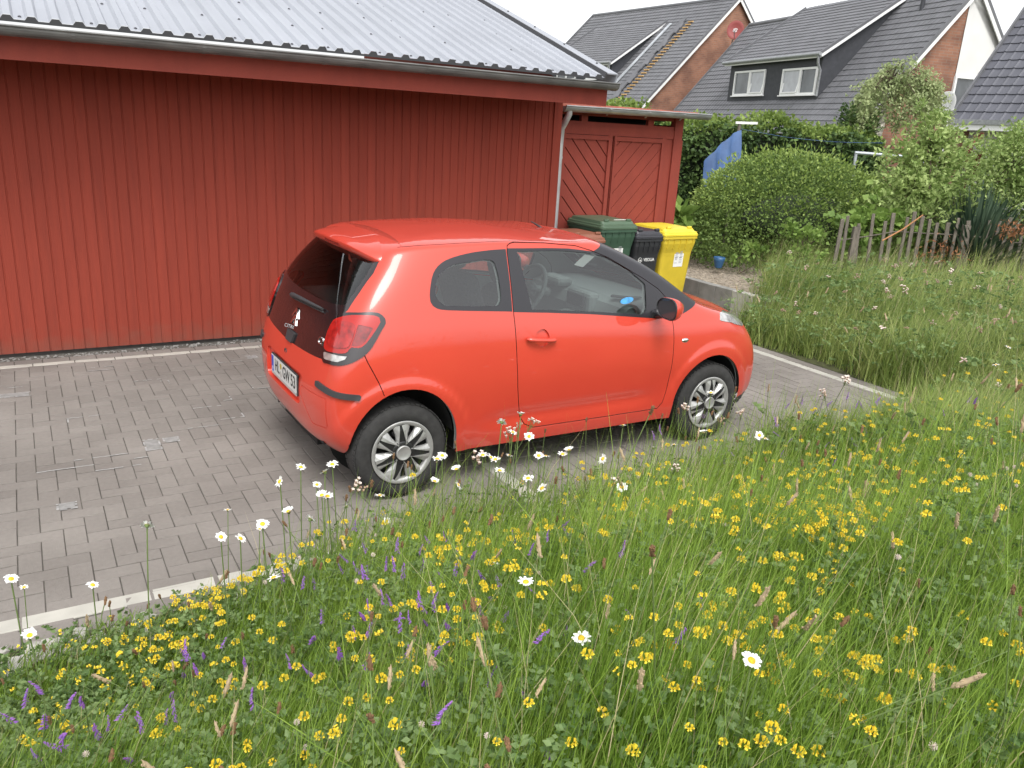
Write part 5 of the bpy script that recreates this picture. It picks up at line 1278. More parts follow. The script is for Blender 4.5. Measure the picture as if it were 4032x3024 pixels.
# round clipped bush
bu = thing('round_bush', 'big rounded green bush with yellowish leaves on top beside the sandy path', 'bush', (0, 0, 0))
bc, br_ = (10.80, 9.10, .84), (1.95, 1.32, .83)
P1 = shell(42000, bc, br_, RNG, 3, .70, -.8, .17, 12, .6); foliage('leaves', P1, .042, M_BUSH, bu, .95, .8)
P2 = shell(16000, (bc[0], bc[1], bc[2] + .03), br_, RNG, 3, .93, .25, .17, 12); foliage('top_leaves', P2, .042, M_BUSHTOP, bu, .85, .6)
P3 = shell(1800, (bc[0], bc[1], bc[2] + .05), (br_[0] * 1.03, br_[1] * 1.03, br_[2] * 1.05), RNG, 3, .97, .35, .17, 12)
foliage('leaves', P3, .075, M_BUSHTOP, bu, .45, .35)
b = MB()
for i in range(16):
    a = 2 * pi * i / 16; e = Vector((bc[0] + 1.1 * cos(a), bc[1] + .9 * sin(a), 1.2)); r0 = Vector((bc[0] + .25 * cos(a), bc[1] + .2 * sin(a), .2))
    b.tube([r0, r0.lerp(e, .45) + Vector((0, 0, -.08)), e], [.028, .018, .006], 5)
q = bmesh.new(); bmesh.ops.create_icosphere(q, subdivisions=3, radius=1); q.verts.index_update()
b.add([(bc[0] + v.co.x * br_[0] * .58, bc[1] + v.co.y * br_[1] * .58, bc[2] + v.co.z * br_[2] * .55) for v in q.verts], [[v.index for v in f.verts] for f in q.faces]); q.free()  # near-black solid core stands in for the shade deep in the bush
b.build('branches_shade_core', mat('bush_shade', (.018, .028, .010), rough=1), bu)

def twiggy(name, label, cat_, base, tips, leaf, m, n_per, spread, bark=M_BARK, r0=.03, width=.8, group=None, droop=.1, jitter=.9, clump=1):
    """stems from base to every tip with leaves gathered round the outer part of each stem"""
    t = thing(name, label, cat_, (0, 0, 0), 0, group); b = MB(); Ps = []; Ns = []
    base = Vector(base)
    for i, tp in enumerate(tips):
        e = Vector(tp); rad = tp[3] if len(tp) > 3 else spread; e = Vector(tp[:3])
        bend = Vector((random.uniform(-.1, .1), random.uniform(-.1, .1), .05)) * (e - base).length
        mid = base.lerp(e, .5) + bend; st = base + Vector((random.uniform(-.05, .05), random.uniform(-.05, .05), 0))
        b.tube(catmull([st, mid, e], 4), [r0 * (1 - .85 * k / 8) for k in range(9)], 5)
        n = int(2.1 * n_per * (rad / spread) ** 2)
        k = max(1, n // 26); C_ = RNG.standard_normal((k, 3)) * rad * .55 * np.array([1, 1, .8]) + np.array(e)
        idx = RNG.integers(0, k, n); off = RNG.standard_normal((n, 3)) * rad * .22
        P = C_[idx] + off; Ps.append(P); D = off + .5 * (C_[idx] - np.array(e)) + np.array([0, 0, .15 * rad]); Ns.append(D / (np.linalg.norm(D, axis=1, keepdims=True) + 1e-9))
        for c in C_[:14]: b.tube([e.lerp(base, .12), Vector(c)], [.006, .002], 4)
    b.build('trunk' if cat_ == 'tree' else 'stems', bark, t)
    foliage('crown' if cat_ == 'tree' else 'leaves', (np.concatenate(Ps), np.concatenate(Ns)), leaf, m, t, width, jitter, droop)
    return t
# weeping tree with the bent pale trunk
wt = thing('weeping_tree', 'drooping pale green tree with a bent whitish trunk in front of the brick gable', 'tree', (0, 0, 0))
b = MB(); b.tube(catmull([(14.48, 10.75, .3), (14.55, 10.80, 1.5), (14.61, 10.82, 2.23), (14.72, 10.85, 2.51), (14.77, 10.9, 2.73), (14.80, 10.95, 3.05), (15.0, 10.9, 3.5)], 4), [.10 - .0026 * i for i in range(25)], 8)
b.build('trunk', M_BIRCHBARK, wt); b = MB()
tips = []
for i in range(40):
    a = random.uniform(0, 2 * pi); r = random.uniform(.25, 1) ** .7
    tips.append((15.10 + 1.02 * r * cos(a), 10.80 + .8 * r * sin(a), 3.66 - .85 * r ** 2 + random.uniform(-.28, .20)))
Ps = []; Ns = []
for tp in tips:
    e = Vector(tp); s_ = Vector((14.85, 10.92, 3.2)); b.tube(catmull([s_, s_.lerp(e, .5) + Vector((0, 0, .2)), e], 3), [.022, .018, .014, .012, .009, .007, .004], 5)
    for k in range(6):                                   # hanging twigs
        L = random.uniform(.2, 1.0) * (1.0 if tp[2] > 3.2 else .75); dx, dy = random.gauss(0, .16), random.gauss(0, .16)
        n = int(62 * L) + 10; u = RNG.random(n); P = np.stack([e.x + dx * (.3 + u) + RNG.normal(0, .05, n), e.y + dy * (.3 + u) + RNG.normal(0, .05, n), e.z + .08 - L * u + RNG.normal(0, .03, n)], 1)
        Ps.append(P); Ns.append(np.stack([RNG.normal(0, 1, n), RNG.normal(0, 1, n), np.full(n, -.6)], 1))
        b.tube([e, e + Vector((dx * .8, dy * .8, -L * .4)), e + Vector((dx * 1.3, dy * 1.3, -L))], [.005, .003, .002], 4)
b.build('twigs', M_BARK, wt)
foliage('crown', (np.concatenate(Ps), np.concatenate(Ns)), .062, M_BIRCH, wt, .75, .8, .5)
# dark hedge end under it, young trees and shrubs of the right-hand garden
twiggy('dark_shrub', 'dark leafy shrub under the weeping tree at the hedge end', 'shrub', (14.35, 11.0, .3), [(14.2, 11.15, 2.55, .32), (14.45, 11.0, 2.2, .35), (14.0, 11.1, 2.1, .35), (14.5, 10.8, 1.7, .4), (14.1, 10.9, 1.6, .4)], .07, M_IVY, 420, .35)
twiggy('young_tree', 'young leafy tree behind the picket fence left of the sword-leaved plant', 'tree', (10.6, 6.85, .3), [(10.73, 7.12, 2.50, .17), (10.66, 7.05, 2.25, .24), (10.45, 7.12, 2.05, .28), (10.85, 6.95, 2.1, .26), (10.95, 6.85, 1.9, .26), (10.55, 6.95, 1.75, .32), (10.35, 7.05, 1.65, .28), (10.75, 6.8, 1.5, .34), (10.35, 6.9, 1.3, .34), (10.8, 6.75, 1.15, .34)], .075, M_SHRUB, 300, .28, width=.6)
twiggy('garden_shrub', 'bushy light green shrub at the right edge under the tiled roof', 'shrub', (11.663, 6.322, 0.300), [(11.718, 6.409, 2.321, .22), (11.500, 6.377, 2.103, .3), (11.935, 6.104, 2.212, .32), (11.282, 6.486, 1.907, .26), (11.772, 6.213, 1.776, .35), (12.099, 5.995, 1.667, .4), (11.500, 6.268, 1.558, .3), (11.772, 6.050, 1.231, .35)], .05, M_SHRUB, 560, .3, width=.8)
twiggy('garden_shrub', 'leggy shrub between the round bush and the metal frame', 'shrub', (11.7, 8.1, .3), [(11.75, 8.2, 1.5, .3), (11.3, 8.25, 1.3, .32), (11.9, 7.8, 1.55, .3), (11.5, 7.8, 1.15, .35), (11.1, 8.0, 1.0, .35), (12.1, 7.5, 1.3, .35)], .07, M_SHRUB, 330, .3, width=.6)
twiggy('garden_shrub', 'pale leafy shrub in front of the house wall behind the sword-leaved plant', 'shrub', (12.3, 7.4, .3), [(12.2, 7.45, 1.9, .35), (12.6, 7.2, 2.0, .32), (12.8, 6.9, 1.8, .36), (12.4, 7.1, 1.6, .36), (13.1, 6.8, 1.9, .35)], .06, M_SHRUB, 420, .34, width=.7)
twiggy('climbing_vine', 'big-leaved green vine climbing over the left end of the picket fence', 'vine', (9.75, 7.15, .35), [(9.5, 7.25, 1.15, .18), (9.75, 7.12, 1.22, .22), (10.0, 6.95, 1.17, .24), (10.2, 6.8, 1.1, .22), (9.65, 7.05, .9, .22), (9.9, 6.9, .85, .22), (10.45, 6.7, 1.0, .2), (9.45, 7.15, .75, .2), (10.2, 6.7, .75, .22)], .095, M_VINE, 60, .22, width=1.2, r0=.012)
twiggy('climbing_vine', 'leafy vine on the right part of the picket fence', 'vine', (11.2, 6.1, .35), [(10.95, 6.2, .80, .16), (11.25, 6.0, .85, .2), (11.35, 5.85, 1.0, .2), (11.5, 5.75, .8, .22)], .075, M_VINE, 60, .2, width=1.1, r0=.010)
twiggy('broadleaf_plant', 'broad-leaved plant standing by the right corner of the shed', 'plant', (8.30, 9.2, .3), [(8.36, 9.26, 1.12, .08), (8.28, 9.22, .95, .10), (8.42, 9.2, .9, .10), (8.3, 9.2, .75, .09)], .24, M_VINE, 8, .09, width=.85, r0=.012, jitter=.7)
twiggy('mallow_plant', 'wild mallow with a pink flower in front of the round bush', 'plant', (8.75, 7.35, .35), [(8.6, 7.36, 1.0, .14), (8.75, 7.3, .9, .16), (8.9, 7.3, .85, .16), (8.7, 7.3, .7, .18)], .06, M_VINE, 60, .16, width=1.0, r0=.008)
twiggy('garden_weed', 'low weed with light green leaves at the foot of the round bush', 'plant', (8.6, 8.15, .28), [(8.55, 8.15, .55, .12), (8.75, 8.1, .6, .13), (8.9, 8.05, .5, .12)], .07, M_VINE, 34, .12, width=.6, r0=.006)
# sword-leaved plant with rusty flower stems
ph = thing('sword_leaved_plant', 'dark sword-leaved plant with tall rusty flower stems', 'plant', (0, 0, 0))
n = 620; az_ = RNG.uniform(0, 2 * pi, n); el = RNG.uniform(.55, 1.45, n); Ln = RNG.uniform(.9, 1.35, n)
base = np.array([10.92, 6.30, .50]) + RNG.normal(0, .07, (n, 3)) * np.array([1, 1, .3]); Vs = []; Fs = []
for i in range(n):
    d = np.array([cos(az_[i]) * cos(el[i]), sin(az_[i]) * cos(el[i]), sin(el[i])]); sd = np.array([-sin(az_[i]), cos(az_[i]), 0]); k = len(Vs) 
    for j, (t, w_) in enumerate(((0, .012), (.4, .02), (.75, .015), (1.0, .001))):
        c = base[i] + d * Ln[i] * t + np.array([0, 0, -.30 * t * t * cos(el[i])]); Vs += [c - sd * w_, c + sd * w_]
    for j in range(3): Fs.append((k + 2 * j, k + 2 * j + 1, k + 2 * j + 3, k + 2 * j + 2))
np_mesh('leaves', np.array(Vs), np.array(Fs), M_PHORM, ph)
M_RUST = mat('rusty_flower', (.17, .055, .032), rough=.9, var=.3, vscale=30)
for pts, rr in (([(11.310, 6.722, 0.609), (11.246, 6.807, 1.729), (11.310, 6.882, 2.081), (11.417, 6.871, 2.252), (11.502, 6.861, 2.316)], (.012, .016, .045, .035, .018)), ([(11.332, 6.669, 0.609), (11.332, 6.754, 1.729), (11.374, 6.786, 1.921), (11.417, 6.797, 2.049)], (.012, .014, .035, .022)), ([(11.204, 6.829, 0.609), (11.033, 6.989, 1.889), (10.990, 7.021, 2.081), (10.958, 7.042, 2.166)], (.010, .012, .03, .018))):
    b = MB(); C_ = catmull(pts, 4); rs = np.interp(np.linspace(0, len(rr) - 1, len(C_)), range(len(rr)), rr)
    b.tube(C_, [x * .55 for x in rs], 6)
    for c, r in zip(C_, rs):
        if r > .016:
            for k in range(7):
                a = random.uniform(0, 6.3); e = Vector(c) + Vector((cos(a) * r * 1.6, sin(a) * r * 1.6, random.uniform(.0, .06))); b.tube([c, e], [.009, .004], 4)
    b.build('flower_stem', M_RUST, ph)
# weathered picket fence
fe = thing('picket_fence', 'weathered crooked wooden picket fence overgrown at the right edge', 'fence', (0, 0, 0))
P0, P1_ = Vector((9.05, 7.0, 0)), Vector((12.2, 5.06, 0)); fd = (P1_ - P0).normalized(); FL = (P1_ - P0).length; fn = Vector((fd.y, -fd.x, 0))
u = 0.0; i = 0
while u < FL:
    p_ = P0 + fd * u; z0 = float(ground_z(p_.x, p_.y)) - .05; h = random.uniform(.78, .96); ln = random.gauss(0, .035); lf = random.gauss(0, .035)
    big = i in (2, 14); w_ = .085 if big else random.uniform(.035, .055)
    b = MB(); top = Vector((p_.x + fd.x * ln * h * 1.5, p_.y + fd.y * ln * h * 1.5, z0 + h + .05)) + fn * lf * h
    b.bar((p_.x, p_.y, z0), top, w_, .075 if big else .022, up=(fn.x, fn.y, 0), bev=.005); b.build('post' if big else 'picket', M_OLDWOOD, fe)
    u += random.uniform(.085, .15); i += 1
for zz in (.28, .66):
    b = MB(); b.tube([P0 + fd * (FL * k / 10) + fn * -.03 + Vector((0, 0, float(ground_z(*(P0 + fd * (FL * k / 10)).xy)) + zz + random.uniform(-.02, .02))) for k in range(11)], .008, 5); b.build('wire', M_OLDWOOD, fe)
b = MB(); b.tube([(9.05, 6.36, .99), (9.3, 6.28, 1.14), (9.52, 6.2, 1.32)], [.010, .010, .007], 6); st = b.build('bent_stick', mat('orange_stick', (.36, .17, .07), rough=.8)); tag(st, 'long orange-brown stick leaning across the picket fence', 'stick')
for lab, (x, y, z), r in (('heap of dead rusty fern hanging on the fence pickets', (10.02, 6.20, .86), .115), ('small dead brown fern frond at the right edge above the fence', (10.55, 5.62, 1.20), .07)):
    n = 420 if r > .12 else 150; off = RNG.normal(0, r, (n, 3)) * np.array([1.5, 1.2, .8]); P = np.array([x, y, z]) + off
    t = thing('dead_fern', lab, 'fern'); foliage('leaves', (P, RNG.normal(0, 1, (n, 3)) + np.array([0, 0, -.7])), .065, M_DEADFERN, t, .28, .6, .4)
# tarp, washing-line pole, metal frame, small blue pot
b = MB(); px = [(10.72, 10.70, 2.22), (10.68, 10.69, 1.9), (10.61, 10.66, 1.68), (10.50, 10.70, 1.52), (10.30, 10.73, 1.36), (10.12, 10.78, 1.28)]
ta = [Vector((10.74, 10.60, 2.22)), Vector((10.12, 10.66, 1.20))]; nu, nv = 16, 18; vs = []
for i in range(nu + 1):
    s_ = i / nu; top = 2.24 - .55 * (1 - s_) ** 1.3; bot = 1.15 + .25 * s_
    for j in range(nv + 1):
        t = j / nv; x = 10.08 + .66 * s_ + .06 * t * (1 - s_); fold = (.05 * sin(s_ * 17 + t * 1.6) + .02 * sin(s_ * 41 + t * 4)) * (.4 + t)
        vs.append((x, 10.74 - .10 * s_ + fold - .08 * t, top + (bot - top) * t))
b.add(vs, [(i * (nv + 1) + j, (i + 1) * (nv + 1) + j, (i + 1) * (nv + 1) + j + 1, i * (nv + 1) + j + 1) for i in range(nu) for j in range(nv)], 0, True)
tp_ = b.build('tarp', M_TARP, fixn=False); tag(tp_, 'blue tarpaulin hanging in folds against the ivy hedge', 'tarp')
wl = thing('washing_line_pole', 'weathered pole with a white cross arm at the top of the ivy hedge', 'pole', (10.96, 10.90, 0))
b = MB(); b.tube([(0, 0, .25), (0, 0, 2.345)], .03, 8); b.build('post', M_OLDWOOD, wl)
b = MB(); b.bar((-.08, .02, 2.36), (.26, -.16, 2.37), .04, .04); b.build('arm', M_WHITEP, wl)
b = MB(); b.tube(catmull([(.0, -.05, 2.26), (.9, -.3, 2.17), (1.9, -.55, 2.14), (2.9, -.8, 2.17)], 6), .003, 4); b.build('line', M_TARP, wl)
mf = thing('metal_frame', 'grey tubular metal frame standing behind the shrubs', 'frame', (0, 0, 0))
M_STEEL = mat('galvanised_tube', (.42, .45, .48), rough=.45, metal=.5, var=.15)
b = MB(); b.tube([(11.55, 8.90, 1.98), (12.50, 8.32, 1.965)], .028, 8); b.build('top_bar', M_STEEL, mf)
for (x, y, dx) in ((11.57, 8.89, -.06), (12.49, 8.33, -.20)):
    b = MB(); b.tube([(x, y, 1.97), (x + dx, y - .12, .2)], .026, 8); b.build('leg', M_STEEL, mf)
bp_ = MB(); bp_.lathe([(.05, 0), (.075, .10), (.085, .15), (.078, .15), (.07, .11), (0, .11)], 18, c=(8.42, 8.42, .33)); o = bp_.build('flower_pot', mat('pot_blue', (.03, .10, .22), rough=.4)); tag(o, 'small blue pot on the ground under the round bush', 'pot')
dish('satellite_dish', 'pale grey satellite dish half hidden in leaves beside the nearest house', (16.82, 11.0, 3.0), (-.95, .1, .25), .27, mat('dish_grey', (.55, .55, .54), rough=.5), (17.4, 11.3, 2.5))

# ------------------------------------------------------------------ meadow
M_GRASS = leaf_mat('grass_blade', (.115, .21, .020), (.33, .47, .085), trans=.42, vscale=1.3, rough=.5)
M_GRASSB = leaf_mat('bank_grass', (.15, .225, .045), (.40, .47, .15), trans=.42, vscale=.9, rough=.5)
M_STRAW = leaf_mat('dry_stalk', (.34, .30, .15), (.56, .49, .28), trans=.25, vscale=3)
M_FORB = leaf_mat('vetch_leaf', (.10, .175, .05), (.24, .33, .13), trans=.35, vscale=2.5)
M_PETAL = mat('white_petal', (.74, .74, .71), rough=.6)
M_DISC = mat('yellow_disc', (.72, .42, .02), rough=.8, var=.2, vscale=200)
M_YEL = mat('trefoil_yellow', (.80, .66, .05), rough=.55, var=.22, vscale=60, color2=(.80, .55, .03))
M_VETCH = mat('vetch_violet', (.17, .09, .40), rough=.6, var=.3, vscale=80, color2=(.30, .11, .36))
M_PINKW = mat('pale_pink_petal', (.66, .56, .49), rough=.7, var=.15, vscale=60)
M_CALYX = mat('pinkish_calyx', (.45, .30, .22), rough=.8, var=.2, vscale=60)
M_STEMG = mat('flower_stem_green', (.14, .20, .06), rough=.7, var=.2, vscale=10)
M_SEED = mat('brown_seed_head', (.17, .095, .045), rough=.95, var=.3, vscale=60)
M_SEEDP = mat('pale_seed_head', (.42, .32, .20), rough=.95, var=.25, vscale=60)
rg = np.random.default_rng(5)

def on_meadow(x, y):
    e = .05 * np.sin(x * 5.1) + .03 * np.sin(x * 13.0 + 1)
    f = (y < 3.24 + e) & ((x < 6.56) | (y < 3.3))
    r = (x > 6.60 + .06 * np.sin(y * 4)) & (y >= 3.0) & ~((x < 7.78) & (y > 6.5)) & ~((x > 7.6) & (x < 9.3) & (y > 7.55 + .35 * np.sin(x * 3)))
    return f | r
def sample(n, dmin, dmax, amin=-34, amax=74, power=1.0):
    """points of the meadow, densest near the spot the photo was taken from"""
    d = dmin + (dmax - dmin) * rg.random(n) ** power; a = np.radians(rg.uniform(amin, amax, n))
    x, y = d * np.sin(a), d * np.cos(a); k = on_meadow(x, y) & (y < 11) & (x < 14)
    return x[k], y[k]
def canopy(x, y):
    """height of the growth: low at the left edge, knee-high further right and on the bank"""
    h = .13 + .25 * ss((x - .15) / 1.05) + .07 * ss((x - 2.2) / 2) 
    h = np.where(x > 6.5, .46 + .10 * np.sin(x * 2.1 + y * 1.7), h)
    h = h + .10 * ss((2.6 - y) / 1.0) * (x < 6.5)
    h = h * (1 - .35 * ss((y - 2.95) / .3) * (x < .65))
    return h * (1 + .18 * np.sin(x * 3.3 + 2) * np.sin(y * 4.1))
def blades(name, x, y, hmul, width, m, lean=(.30, .06), spread=.40, bend=.5, segs=3, kind='stuff', zoff=0.0, hvar=(.45, 1.25)):
    n = len(x); z = ground_z(x, y) - .01 + zoff; h = canopy(x, y) * hmul * rg.uniform(*hvar, n)
    a = rg.uniform(0, 2 * pi, n); t = np.abs(rg.normal(0, spread, n)); dx, dy = np.cos(a) * t + lean[0], np.sin(a) * t + lean[1]
    b_ = rg.uniform(0, 2 * pi, n); wx, wy = np.cos(b_) * width * rg.uniform(.6, 1.4, n) / 2, np.sin(b_) * width * rg.uniform(.6, 1.4, n) / 2
    lv = np.linspace(0, 1, segs + 1); V = np.zeros((n, segs + 1, 2, 3))
    for i, s_ in enumerate(lv):
        r = s_ * (.4 + .6 * s_ * bend * 2) ; cx = x + dx * h * r; cy = y + dy * h * r; cz = z + h * (s_ - .16 * bend * s_ * s_ * (1 + t * 1.5)); w = (1 - .92 * s_ ** 1.8)
        V[:, i, 0] = np.stack([cx - wx * w, cy - wy * w, cz], 1); V[:, i, 1] = np.stack([cx + wx * w, cy + wy * w, cz], 1)
    k = (segs + 1) * 2; q = np.array([(2 * i, 2 * i + 1, 2 * i + 3, 2 * i + 2) for i in range(segs)])
    F = (np.arange(n)[:, None, None] * k + q[None]).reshape(-1, 4)
    o = np_mesh(name, V.reshape(-1, 3), F, m, smooth=True); return tag(o, kind=kind)
def cc(*a): return tuple(np.concatenate(v) for v in zip(*a))
blades('grass', *cc(sample(70000, .75, 2.6), sample(84000, 2.2, 5.4)), 1.0, .0042, M_GRASS)
blades('grass', *cc(sample(11000, .75, 3.0), sample(11000, 2.2, 5.5)), .95, .0085, M_GRASS, spread=.5, bend=.8)
bx, by = cc(sample(90000, 5.0, 13.0, 20, 74), sample(34000, 5.0, 9.0, 36, 66)); blades('bank_grass', bx, by, 1.15, .0065, M_GRASSB, spread=.42, bend=.7)
blades('tall_grass', *cc(sample(6500, 2.4, 5.6, 8, 60), sample(5200, .9, 2.8)), 1.5, .0036, M_GRASS, spread=.30, bend=.35, hvar=(.6, 1.2))
blades('dry_grass', *cc(sample(1500, .8, 3.4), sample(1600, 3.0, 6), sample(5600, 5.5, 12, 25, 74)), 1.45, .0028, M_STRAW, spread=.34, hvar=(.6, 1.25))
# feathery vetch leaves and trefoil leaflets between the grass
def pinnate(name, x, y, L, leaf, pairs, m):
    n = len(x); z = ground_z(x, y) + canopy(x, y) * rg.uniform(.15, .92, n)
    a = rg.uniform(0, 2 * pi, n); e = rg.normal(.35, .35, n); d = np.stack([np.cos(a) * np.cos(e), np.sin(a) * np.cos(e), np.sin(e)], 1)
    sd = np.stack([-np.sin(a), np.cos(a), rg.normal(0, .25, n)], 1); Ps = []; Ns = []
    for i in range(pairs):
        t = (i + .6) / pairs; c = np.stack([x, y, z], 1) + d * (L * t) + np.array([0, 0, -.25 * L]) * t * t
        for s_ in (-1, 1): Ps.append(c); Ns.append(sd * s_ + d * .35)
    o_ = leaves(np.concatenate(Ps), np.concatenate(Ns), leaf, rg, .8, .18); o = np_mesh(name, *o_, m); return tag(o, kind='stuff')
pinnate('vetch_leaves', *cc(sample(4000, .8, 2.8), sample(4900, 2.4, 5.2)), .085, .020, 7, M_FORB)
pinnate('bank_weeds', *sample(6000, 5.0, 11.5, 25, 74), .12, .034, 5, M_FORB)
pinnate('bank_weeds', *sample(1300, 4.6, 10.5, 34, 74), .20, .05, 4, M_FORB)
px, py = cc(sample(7000, .8, 2.8), sample(9400, 2.4, 5.4))
pz_ = ground_z(px, py) + canopy(px, py) * rg.uniform(.3, .95, len(px)); P = np.repeat(np.stack([px, py, pz_], 1), 3, 0); N = rg.normal(0, 1, P.shape) + np.array([0, 0, .5])
o = np_mesh('clover_leaves', *leaves(P, N, .020, rg, 1.1, .3), M_FORB); tag(o, kind='stuff')

# --- single flowers: one of each kind built with its parts, then copied
def daisy_proto(tilt, half=False):
    t = thing('daisy', 'white daisy', 'daisy', (0, 0, 0), 0, 'daisies of the meadow')
    b = MB(); b.tube(catmull([(.02, .01, -.62), (.012, .006, -.3), (0, 0, -.012)], 4), [.0022] * 9, 5); o = b.build('stem', M_STEMG, t)
    R_ = Matrix.Rotation(tilt, 3, 'X'); n = 17; b = MB()
    for i in range(n):
        a = 2 * pi * i / n + random.uniform(-.12, .12); L = random.uniform(.0165, .0230); up_ = random.uniform(-.25, .45) if not half else random.uniform(.5, .8)
        pts = []
        for (r, w, h) in ((.006, .0022, .001), (.013, .0034, .0035 + up_ * .004), (L * .9, .0030, .003 + up_ * .010), (L, .0012, .002 + up_ * .012)):
            for s_ in (-1, 1): pts.append(R_ @ Vector((r * cos(a) - s_ * w * sin(a), r * sin(a) + s_ * w * cos(a), h)))
        b.add(pts, [(0, 1, 3, 2), (2, 3, 5, 4), (4, 5, 7, 6)], 0, True)
    b.build('petals', M_PETAL, t, fixn=False)
    b = MB(); b.lathe([(.0078, .001), (.0074, .004), (.005, .0062), (0, .007)], 12); b.lathe([(.0078, .001), (.005, -.005), (.002, -.008)], 10, 1)
    b.v = [tuple(R_ @ Vector(v)) for v in b.v]; b.build('flower_disc', [M_DISC, M_STEMG], t); return t
def cluster_proto(name, cat_, label, group, kind):
    t = thing(name, label, cat_, (0, 0, 0), 0, group); b = MB(); st = MB()
    st.tube(catmull([(.03, .0, -.34), (.012, .008, -.16), (0, 0, -.006)], 3), [.0016] * 7, 4)
    if kind == 'trefoil':
        n = random.randint(3, 8)
        for i in range(n):
            a = 2 * pi * i / n + random.uniform(-.3, .3); c = Vector((cos(a) * .009, sin(a) * .009, random.uniform(0, .005))); o_ = Vector((cos(a), sin(a), .25)); s_ = Vector((-sin(a), cos(a), random.uniform(-.35, .35)))
            tip = c + o_ * .011
            b.add([c, c + s_ * .0062 + o_ * .006 + Vector((0, 0, .010)), c + o_ * .003 + Vector((0, 0, .015)), c - s_ * .0062 + o_ * .006 + Vector((0, 0, .010))], [(0, 1, 2, 3)])
            b.add([c, c + s_ * .0045 + o_ * .007 + Vector((0, 0, .001)), tip, c - s_ * .0045 + o_ * .007 + Vector((0, 0, .001)), c + o_ * .006 + Vector((0, 0, .007))], [(0, 1, 4), (1, 2, 4), (2, 3, 4), (3, 0, 4)])
        b.build('flower_head', M_YEL, t, fixn=False)
    elif kind == 'vetch':
        for i in range(26):
            u_ = i / 25; a = random.uniform(-1.3, 1.3) + .5; c = Vector((.004 * sin(u_ * 3), 0, -.008 + .052 * u_)); o_ = Vector((cos(a), sin(a), -.55)).normalized(); r = .0165 * (1 - .55 * u_); s_ = Vector((-sin(a), cos(a), 0))
            b.add([c, c + s_ * .0026 + o_ * r * .6, c + o_ * r, c - s_ * .0026 + o_ * r * .6, c + o_ * r * .5 + Vector((0, 0, .004))], [(0, 1, 4), (1, 2, 4), (2, 3, 4), (3, 0, 4)])
        b.build('flower_spike', M_VETCH, t, fixn=False); st.tube([(0, 0, -.01), (0, 0, .045)], .0012, 4)
    elif kind == 'campion':
        for i in range(9):
            a = random.uniform(0, 6.3); r = random.uniform(.004, .028); c = Vector((cos(a) * r, sin(a) * r, random.uniform(-.018, .022)))
            st.tube([(0, 0, -.03), c - Vector((0, 0, .006))], .0008, 3)
            b.lathe([(0, -.006), (.0045, -.004), (.0058, .001), (.0035, .006)], 7, 1, 'z', c)
            for k in range(5):
                a2 = 2 * pi * k / 5 + a; e = c + Vector((cos(a2) * .0095, sin(a2) * .0095, .007)); s_ = Vector((-sin(a2), cos(a2), 0)) * .0036; m0 = c + Vector((cos(a2) * .004, sin(a2) * .004, .006))
                b.add([c + Vector((0, 0, .005)), m0 + s_, e, m0 - s_], [(0, 1, 2, 3)], 0)
        b.build('flower_heads', [M_PINKW, M_CALYX], t, fixn=False)
    elif kind in ('plantain', 'sorrel'):
        L = .030 if kind == 'plantain' else .055
        b.lathe([(0, -L * .5), (.0034, -L * .42), (.0042, 0), (.0036, L * .35), (0, L * .55)], 7, 0)
        for i in range(16): a = random.uniform(0, 6.3); z = random.uniform(-L * .45, L * .45); b.box((cos(a) * .0042, sin(a) * .0042, z), (.0026, .0026, .004))
        b.build('seed_head', M_SEED if kind == 'plantain' else M_SEEDP, t)
    elif kind == 'clover':
        for i in range(34):
            z = 1 - 2 * (i + .5) / 34; a = i * 2.4; r = math.sqrt(max(0, 1 - z * z)); d = Vector((r * cos(a), r * sin(a), z)); b.tube([d * .003, d * .0085], [.0018, .0008], 3, cap=False)
        b.build('flower_head', M_PINKW, t)
    st.build('stem', M_STEMG, t); return t
def rz(): return random.uniform(0, 6.28)

